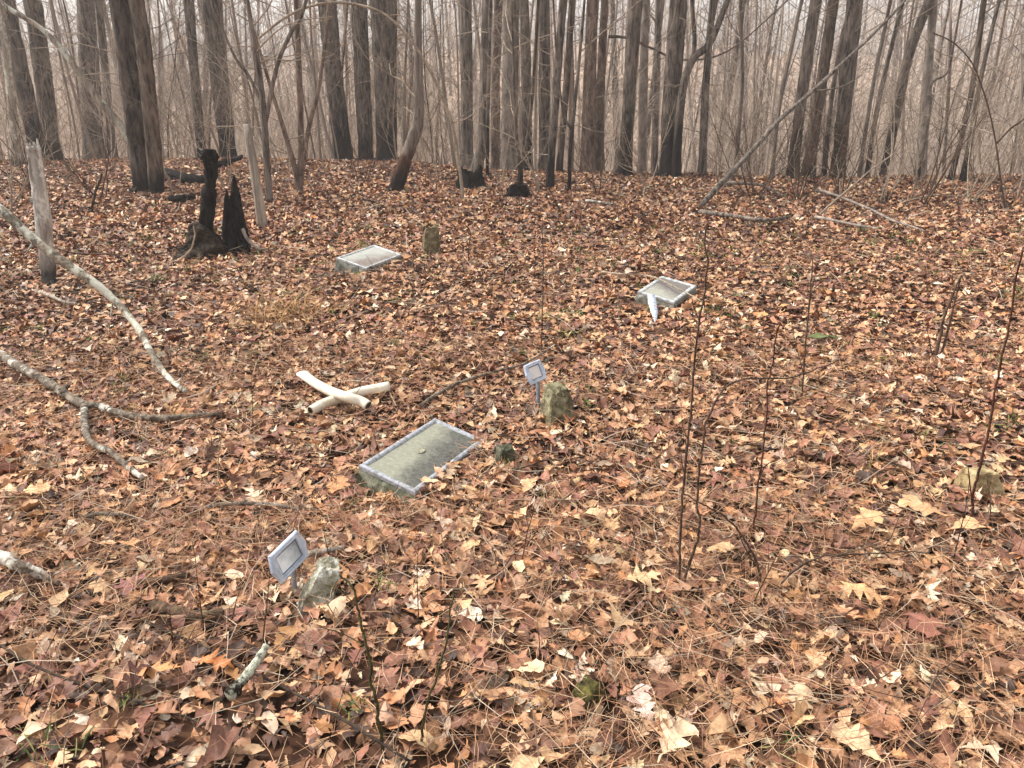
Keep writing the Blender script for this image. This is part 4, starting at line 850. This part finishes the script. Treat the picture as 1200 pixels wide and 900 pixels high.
def leaf_cloud(N, shape, rng, pos, size, tilt=.32, lift=.035, curl=1.0, wide=1.0, colors=None, base_z=None, yaw=None):
    """N leaves of one outline, each with its own curl, tilt, size, place and colour."""
    L, Fc = shape; k = len(L)
    sx = size[:, None]; x = L[None, :, 0]; y = L[None, :, 1] * (wide * rng.uniform(.75, 1.2, N))[:, None]
    cl = lambda s: (rng.normal(size=N) * s * curl)[:, None]
    bend = cl(.55); cup = (rng.normal(size=N) * .7 + .35)[:, None] * curl; tw = cl(.7); ph = rng.random((N, 1)) * 6.28; edge = np.abs(cl(.9)) + .2
    z = bend * x * x + cup * np.abs(y) * .7 + tw * x * y + edge * (y * y) * np.sin(x * 9 + ph) + .035 * np.sin(x * 11 + ph * 2 + y * 7) + cl(.25) * x ** 3 * 3
    y2 = y + (cl(.25)) * x * x; jit = .022 if k > 12 else .05; P = np.stack([x + rng.normal(size=z.shape) * jit, (y2 + rng.normal(size=z.shape) * jit), z], -1) * sx[..., None]
    a = rng.random(N) * 6.2832 if yaw is None else yaw; ta = rng.random(N) * 6.2832; t = np.abs(rng.normal(size=N)) * tilt
    st = rng.random(N) < .03; t = np.where(st, rng.uniform(.5, 1.25, N), t)
    ca, sa = np.cos(a), np.sin(a)
    Rz = np.zeros((N, 3, 3)); Rz[:, 0, 0] = ca; Rz[:, 0, 1] = -sa; Rz[:, 1, 0] = sa; Rz[:, 1, 1] = ca; Rz[:, 2, 2] = 1
    ux, uy = np.cos(ta), np.sin(ta); c, s = np.cos(t), np.sin(t)
    Rt = np.zeros((N, 3, 3)); Rt[:, 0, 0] = c + ux * ux * (1 - c); Rt[:, 0, 1] = ux * uy * (1 - c); Rt[:, 0, 2] = uy * s; Rt[:, 1, 0] = ux * uy * (1 - c); Rt[:, 1, 1] = c + uy * uy * (1 - c); Rt[:, 1, 2] = -ux * s; Rt[:, 2, 0] = -uy * s; Rt[:, 2, 1] = ux * s; Rt[:, 2, 2] = c
    P = np.einsum('nij,nkj->nki', Rt @ Rz, P)
    zg = terrain(pos[:, 0], pos[:, 1]) if base_z is None else base_z
    zc = np.maximum(zg + rng.random(N) ** 1.3 * lift, zg + .006 - P[..., 2].min(1) * .55)
    P = P + np.stack([pos[:, 0], pos[:, 1], zc], -1)[:, None]
    if colors is None:
        ci = rng.choice(len(PAL), N, p=PW); colors = PAL[ci] * rng.uniform(.78, 1.2, (N, 1)) * (1 + rng.normal(size=(N, 3)) * .04)
    col = np.repeat(colors, k, 0); uv = np.stack([np.broadcast_to(x, (N, k)) + .5, y, np.repeat(rng.random((N, 1)), k, 1)], -1).reshape(-1, 3)
    F_ = (Fc[None] + (np.arange(N) * k)[:, None, None]).reshape(-1, Fc.shape[1])
    return P.reshape(-1, 3), F_, col, uv

def patch(x, y, s, seed):
    g = np.random.default_rng(seed); v = 0
    for _ in range(6): f = g.normal(size=2) * s; v = v + np.sin(f[0] * x + f[1] * y + g.random() * 6.28)
    return v / 2.2

def scatter(n, y0, y1, rng, margin=1.75):
    y = np.sqrt(rng.uniform(y0 * y0, y1 * y1, n)); hw = .76 * y + margin; x = rng.uniform(-1, 1, n) * hw
    return np.stack([x, y], -1)
def clear(p):
    z_ = terrain(p[:, 0], p[:, 1]) + .03; ok = np.ones(len(p), bool); q = np.c_[p, z_]
    for R, L, a0, a1, b0, b1 in KEEP_OUT:
        l = (q - L) @ R; ok &= ~((l[:, 0] > a0) & (l[:, 0] < a1) & (l[:, 1] > b0) & (l[:, 1] < b1))
    return p[ok]

rng = np.random.default_rng(5); lm = MB()
def lay(n, y0, y1, shapes, lo, hi, lift, tilt, curl=1.0):
    for sh, frac in shapes:
        p = clear(scatter(int(n * frac), y0, y1, rng)); N = len(p)
        size = lo + (hi - lo) * rng.beta(1.7, 2.6, N)
        pt = patch(p[:, 0], p[:, 1], 1.1, 9); ci = rng.choice(len(PAL), N, p=PW)
        colors = PAL[ci] * rng.uniform(.76, 1.22, (N, 1)) * (1 + .10 * pt)[:, None] * (1 + rng.normal(size=(N, 3)) * .035)
        P, Fc, c, u = leaf_cloud(N, sh, rng, p, size, tilt * .85, lift * .8, curl * .95, colors=colors)
        lm.add(P, Fc if Fc.shape[1] == 4 else None, Fc if Fc.shape[1] == 3 else None, c, u)
lay(24500, .85, 4.2, [(red_oak, .20), (white_oak, .24), (beech, .28), (obov, .21), (maple, .07)], .026, .118, .045, .27, .95)
lay(19000, .85, 5.0, [(mid_oval, .4), (mid_oak, .35), (far_a, .25)], .012, .045, .05, .4, 1.2)
lay(33500, 4.0, 8.2, [(mid_oak, .45), (mid_oval, .35), (mid_wide, .2)], .03, .118, .045, .38)
lay(42000, 8.0, 13.2, [(mid_wide, .35), (far_a, .65)], .045, .135, .05, .5)
lay(46000, 13.0, 22.0, [(far_a, .6), (far_b, .4)], .06, .16, .055, .55)
Rp = np.array(Euler((.2116, .0435, 1.1177), 'XYZ').to_matrix()); Lp = np.array((-.3805, 2.9407, .0673))
for sh in (red_oak, white_oak, beech, obov):
    q = np.stack([rng.uniform(-.29, .12, 4), rng.uniform(-.19, -.135, 4), np.full(4, .002)], -1) @ Rp.T + Lp
    P, Fc, c, u = leaf_cloud(4, sh, rng, q[:, :2], rng.uniform(.045, .08, 4), .25, .012, .7, base_z=q[:, 2]); lm.add(P, Fc, None, c, u)
tag(lm.build('fallen_leaves', 'leaf'), kind='stuff')

# leaves one can single out
def one_leaf(label, px, py, size, shape, colr, yaw, seed, dz=.03, tilt=.1, curl=.5):
    g = np.random.default_rng(seed); p = at(px, py); P, Fc, c, u = leaf_cloud(1, shape, g, p[None, :2], np.array([size]), tilt, .0, curl, colors=np.array([lin(colr)[:3]]), base_z=np.array([p[2] + dz]), yaw=np.array([yaw]))
    m = MB(); m.add(P, Fc if Fc.shape[1] == 4 else None, Fc if Fc.shape[1] == 3 else None, c, u); tag(m.build('fallen_leaf', 'leaf', origin=p), label, 'leaf', 'large leaves on top of the litter')
OL = [('large tan oak leaf by the ochre stone at right', 1078, 606, .17, white_oak, (214, 166, 122), 2.6), ('tan lobed leaf left of the large tan oak leaf', 1012, 622, .15, white_oak, (206, 160, 116), .5),
      ('light tan oak leaf in the lower right, pointing down right', 1014, 706, .15, red_oak, (220, 170, 122), 5.6), ('big reddish brown maple leaf in the lower right', 1087, 752, .17, maple, (140, 92, 76), 2.0),
      ('pale cream crumpled leaf right of the centre mossy block', 653, 515, .09, beech, (228, 206, 170), .3), ('pale curled leaf right of the large weathered plaque end', 607, 674, .075, beech, (226, 200, 160), 1.9),
      ('tan lobed leaf in the near left litter', 190, 802, .12, red_oak, (206, 144, 92), .2), ('bleached leaf on the litter near the bottom right corner', 1000, 884, .12, white_oak, (214, 182, 144), 2.2),
      ('pale grey-tan crumpled leaf below the leaning lichen stone', 395, 728, .10, beech, (196, 170, 142), .4), ('purplish red lobed leaf at lower left', 152, 700, .13, maple, (134, 84, 80), 1.1),
      ('yellow-tan leaf at the left edge below the split limb', 8, 712, .08, beech, (226, 190, 140), 1.2), ('cream leaf shred at lower centre', 620, 795, .09, obov, (228, 196, 154), .1),
      ('tan leaf with a dark hole near the large oak leaf at right', 1130, 628, .13, obov, (222, 178, 132), .2), ('broad tan leaf left of the large weathered plaque', 395, 580, .13, white_oak, (196, 144, 100), 1.5),
      ('light tan leaf in the left litter above the split limb', 42, 585, .12, white_oak, (216, 172, 124), .4), ('whitish small leaf in the left litter under the forked branch', 43, 538, .05, beech, (226, 204, 172), .2),
      ('pale leaf flake at the lower right corner of the litter', 935, 832, .10, white_oak, (206, 176, 142), 1.0), ('tan leaf at the bottom edge right of centre', 790, 882, .12, white_oak, (212, 184, 152), .7),
      ('light tan leaf right of the foot of the tall dark stem', 752, 690, .12, red_oak, (218, 184, 140), .15), ('brown-orange leaf under the near marker at left', 255, 790, .11, red_oak, (190, 120, 70), 6.1)]
for k, (lb, px, py, s, sh, cc, yw) in enumerate(OL): one_leaf(lb, px, py, s, sh, cc, yw, 300 + k)
# the one green leaf
p = at(962, 404); g = np.random.default_rng(4); P, Fc, c, u = leaf_cloud(1, beech, g, p[None, :2], np.array([.24]), .05, 0, .3, .5, colors=np.array([lin((96, 110, 66))[:3]]), base_z=np.array([p[2] + .04]), yaw=np.array([.12]))
m = MB(); m.add(P, Fc, None, c, u); tag(m.build('green_leaf', 'leaf', origin=p), 'long narrow green leaf lying on the litter at right', 'leaf')

# pine needles, twig crumbs and small green growth
rng = np.random.default_rng(15)
def ribbons(n, pos, L, width, cols, lift, el, bow, seg=3):
    a = rng.random(n) * 6.2832; e_ = rng.normal(size=n) * el; d = np.stack([np.cos(a) * np.cos(e_), np.sin(a) * np.cos(e_), np.sin(e_)], -1); s = np.stack([-np.sin(a), np.cos(a), 0 * a], -1)
    b_ = rng.normal(size=n) * bow; t = np.linspace(-.5, .5, seg); zg = terrain(pos[:, 0], pos[:, 1]) + lift * rng.random(n) ** .7 + .004 + np.abs(np.sin(e_)) * L * .45
    C = np.c_[pos, zg][:, None] + d[:, None] * (L[:, None] * t)[..., None] + s[:, None] * ((t ** 2)[None] * (b_ * L)[:, None])[..., None]
    wv = np.array([.5, 1, .5] if seg == 3 else [1] * seg)[None, :, None] * width / 2; up_ = np.array([0, 0, 1.]) * .5
    V = np.stack([C - (s[:, None] + up_) * wv, C + (s[:, None] + up_) * wv], 2).reshape(n, -1, 3); k = seg * 2
    q = np.array([(2 * i_, 2 * i_ + 1, 2 * i_ + 3, 2 * i_ + 2) for i_ in range(seg - 1)])
    return V.reshape(-1, 3), (q[None] + (np.arange(n) * k)[:, None, None]).reshape(-1, 4), np.repeat(cols, k, 0)
nm = MB()
for n, y0, y1, wd in ((35000, .85, 2.6, .0015), (24500, 2.6, 4.6, .002), (10000, 4.6, 8, .0028)):
    p = clear(scatter(n, y0, y1, rng)); p = p[patch(p[:, 0], p[:, 1], 1.6, 31) + rng.normal(size=len(p)) * .8 > -.9]; N = len(p)
    pal = np.array([lin(c)[:3] for c in [(164, 120, 88), (146, 104, 76), (182, 142, 108), (122, 88, 66), (198, 168, 136)]])
    V, Q, c = ribbons(N, p, rng.uniform(.05, .15, N), wd, pal[rng.integers(5, size=N)] * rng.uniform(.8, 1.15, (N, 1)), .065, .16, .25); nm.add(V, Q, None, c)
tag(nm.build('pine_needles', 'litter'), kind='stuff')
tm = MB()
for n, y0, y1, wd in ((2200, .85, 3, .0028), (2400, 3, 7, .0042), (2200, 7, 17, .008)):
    p = clear(scatter(n, y0, y1, rng)); N = len(p); pal = np.array([lin(c)[:3] for c in [(74, 58, 48), (58, 44, 37), (110, 92, 78), (168, 150, 130)]])
    V, Q, c = ribbons(N, p, rng.uniform(.06, .34, N) * (1 + y0 * .06), wd, pal[rng.integers(4, size=N)], .05, .2, .35); tm.add(V, Q, None, c)
tag(tm.build('twig_litter', 'litter'), kind='stuff')
gm = MB()
cl = scatter(330, .9, 9, rng); cl = clear(cl)
for c0 in cl:
    n = rng.integers(8, 26); sp_ = rng.uniform(.012, .05); p = c0 + rng.normal(size=(n, 2)) * sp_
    pal = np.array([lin(c)[:3] for c in [(88, 104, 52), (112, 118, 64), (70, 88, 46), (128, 124, 76)]])
    V, Q, c = ribbons(n, p, rng.uniform(.02, .075, n), .003 + .0006 * c0[1], pal[rng.integers(4, size=n)], .035, .7, .3); gm.add(V, Q, None, c)
tag(gm.build('grass', 'litter'), kind='stuff')

# ------------------------------------------------------------------ trees beyond the knoll
def proto_tree(seed, H, r, twigs=22, lean=.05):
    g = np.random.default_rng(seed); tr_ = MB(); P = [np.array([0, 0, -.3])]; d = np.array([g.normal() * lean, g.normal() * lean, 1.])
    for k in range(9): d = d + g.normal(size=3) * .03; d /= np.linalg.norm(d); P.append(P[-1] + d * H / 9)
    S = spline(P, 18); rr = r * np.interp(np.linspace(0, 1, 18), [0, .06, .5, 1], [1.35, 1, .75, .15]); tr_.tube(S, rr, 9, cap=False, rough=.04, rng=g)
    c = MB()
    for k in range(twigs):
        z_ = 1.2 + (H - 1.6) * (k + g.random()) / twigs; i_ = int(np.argmin(abs(S[:, 2] - z_))); a_ = g.random() * 6.28
        grow(c, S[i_], (math.cos(a_), math.sin(a_), .35 + .5 * g.random()), .8 + 1.6 * g.random(), max(rr[i_] * .3, .009), 1, 4, .14, .05, 4, g, seg=5)
    return tr_, c
rng = np.random.default_rng(21)
kinds = [('slim grey bare tree standing on the slope beyond the clearing', 'bark_grey', .085, 9), ('dark bare tree standing on the slope beyond the clearing', 'bark_dark', .10, 11), ('pale smooth bare tree standing on the slope beyond the clearing', 'bark_smooth', .10, 10), ('thin crooked brownish bare tree on the slope beyond the clearing', 'bark_brown', .05, 7)]
protos = []
for k, (lb, mt, r, H) in enumerate(kinds):
    for v in range(2):
        a_, b_ = proto_tree(500 + k * 7 + v, H + v, r * (1 + .3 * v), lean=.04 + .05 * (k == 3)); root = empty('slope_tree', (0, 0, 0)); tag(root, lb, 'tree', 'bare trees on the slope beyond the clearing')
        protos.append((root, [a_.build('trunk', mt, root), b_.build('crown', 'twig_pale', root)], 0))
used = set(); spots = []
while len(spots) < 72:
    y = rng.uniform(23, 40); x = rng.uniform(-1, 1) * (.74 * y + .5)
    if x > .16 * y and rng.random() < .55: continue
    if all((x - s[0]) ** 2 + (y - s[1]) ** 2 > 1.0 for s in spots): spots.append((x, y))
for k, (x, y) in enumerate(spots):
    j = int(rng.choice(8, p=[.16, .16, .08, .08, .13, .13, .13, .13])) if k >= 8 else k; root, kids, _ = protos[j]
    if j in used:
        n_root = root.copy(); COL.objects.link(n_root)
        for ch in kids: c_ = ch.copy(); COL.objects.link(c_); c_.parent = n_root
        root = n_root
    used.add(j); s = rng.uniform(.8, 1.2); root.location = (x, y, gz(x, y)); root.rotation_euler = (0, 0, rng.random() * 6.28); root.scale = (s, s, s)

# the wood on the far hillside: one mass
fm = MB(); TW = {'trunk': [], 'twig': []}
variants = []
for k in range(10):
    a_, b_ = proto_tree(700 + k, 9 + 4 * (k % 3), .05 + .035 * (k % 4), 34); variants.append((a_.arrays(), b_.arrays()))
brush = []
for k in range(8):
    g = np.random.default_rng(800 + k); b_ = MB()
    for s in range(4): a_ = g.random() * 6.28; grow(b_, (0, 0, -.1), (math.cos(a_) * .3, math.sin(a_) * .3, 1), 2.2 + 2.6 * g.random(), .0115, 2, 3, .12, .03, 7, g, .8, .2, .5, 6)
    brush.append(b_.arrays())
barkp = np.array([lin(c)[:3] for c in [(154, 139, 126), (124, 110, 99), (174, 160, 147), (102, 89, 80), (160, 139, 122)]])
twigp = np.array([lin(c)[:3] for c in [(222, 209, 195), (206, 190, 175), (134, 119, 107), (180, 164, 150), (108, 95, 85)]])
def place(arr, x, y, s, rot, colr):
    V, Q, T = arr; c, sn = math.cos(rot), math.sin(rot); R = np.array([[c, -sn, 0], [sn, c, 0], [0, 0, 1]])
    fm.add(V @ R.T * s + np.array([x, y, gz(x, y)]), Q, T, np.broadcast_to(colr, (len(V), 3)))
def fscatter(n, y0, y1):
    y = np.sqrt(rng.uniform(y0 * y0, y1 * y1, n)); return rng.uniform(-1, 1, n) * (.74 * y + 4), y
X_, Y_ = fscatter(640, 35, 165)
for x, y in zip(X_, Y_):
    v = variants[rng.integers(10)]; s = rng.uniform(.85, 1.4); rt = rng.random() * 6.28; cc = barkp[rng.integers(5)] * rng.uniform(.75, 1.2)
    place(v[0], x, y, s, rt, cc); place(v[1], x, y, s, rt, twigp[rng.integers(5)])
X_, Y_ = fscatter(620, 55, 125); yb = 19.5 + 38 * rng.random(900) ** 1.3; X_ = np.concatenate([X_, rng.uniform(-1, 1, 900) * (.74 * yb + 2)]); Y_ = np.concatenate([Y_, yb])
for x, y in zip(X_, Y_): place(brush[rng.integers(8)], x, y, rng.uniform(.6, 1.25), rng.random() * 6.28, twigp[rng.choice(5, p=[.40, .28, .08, .18, .06])] * rng.uniform(.85, 1.1))
poles = []
for k in range(8):
    a_, b_ = proto_tree(900 + k, 5 + 3 * (k % 3), .02 + .008 * (k % 4), 16, lean=.12); poles.append((a_.arrays(), b_.arrays()))
yb = 18.5 + 40 * rng.random(420) ** 1.2
for y in yb:
    x = rng.uniform(-1, 1) * (.74 * y + 2); v = poles[rng.integers(8)]; s = rng.uniform(.8, 1.3); rt = rng.random() * 6.28; cc = barkp[rng.integers(5)] * rng.uniform(.6, 1.05)
    place(v[0], x, y, s, rt, cc); place(v[1], x, y, s, rt, cc * 1.15)
tag(fm.build('forest', 'litter'), kind='stuff')
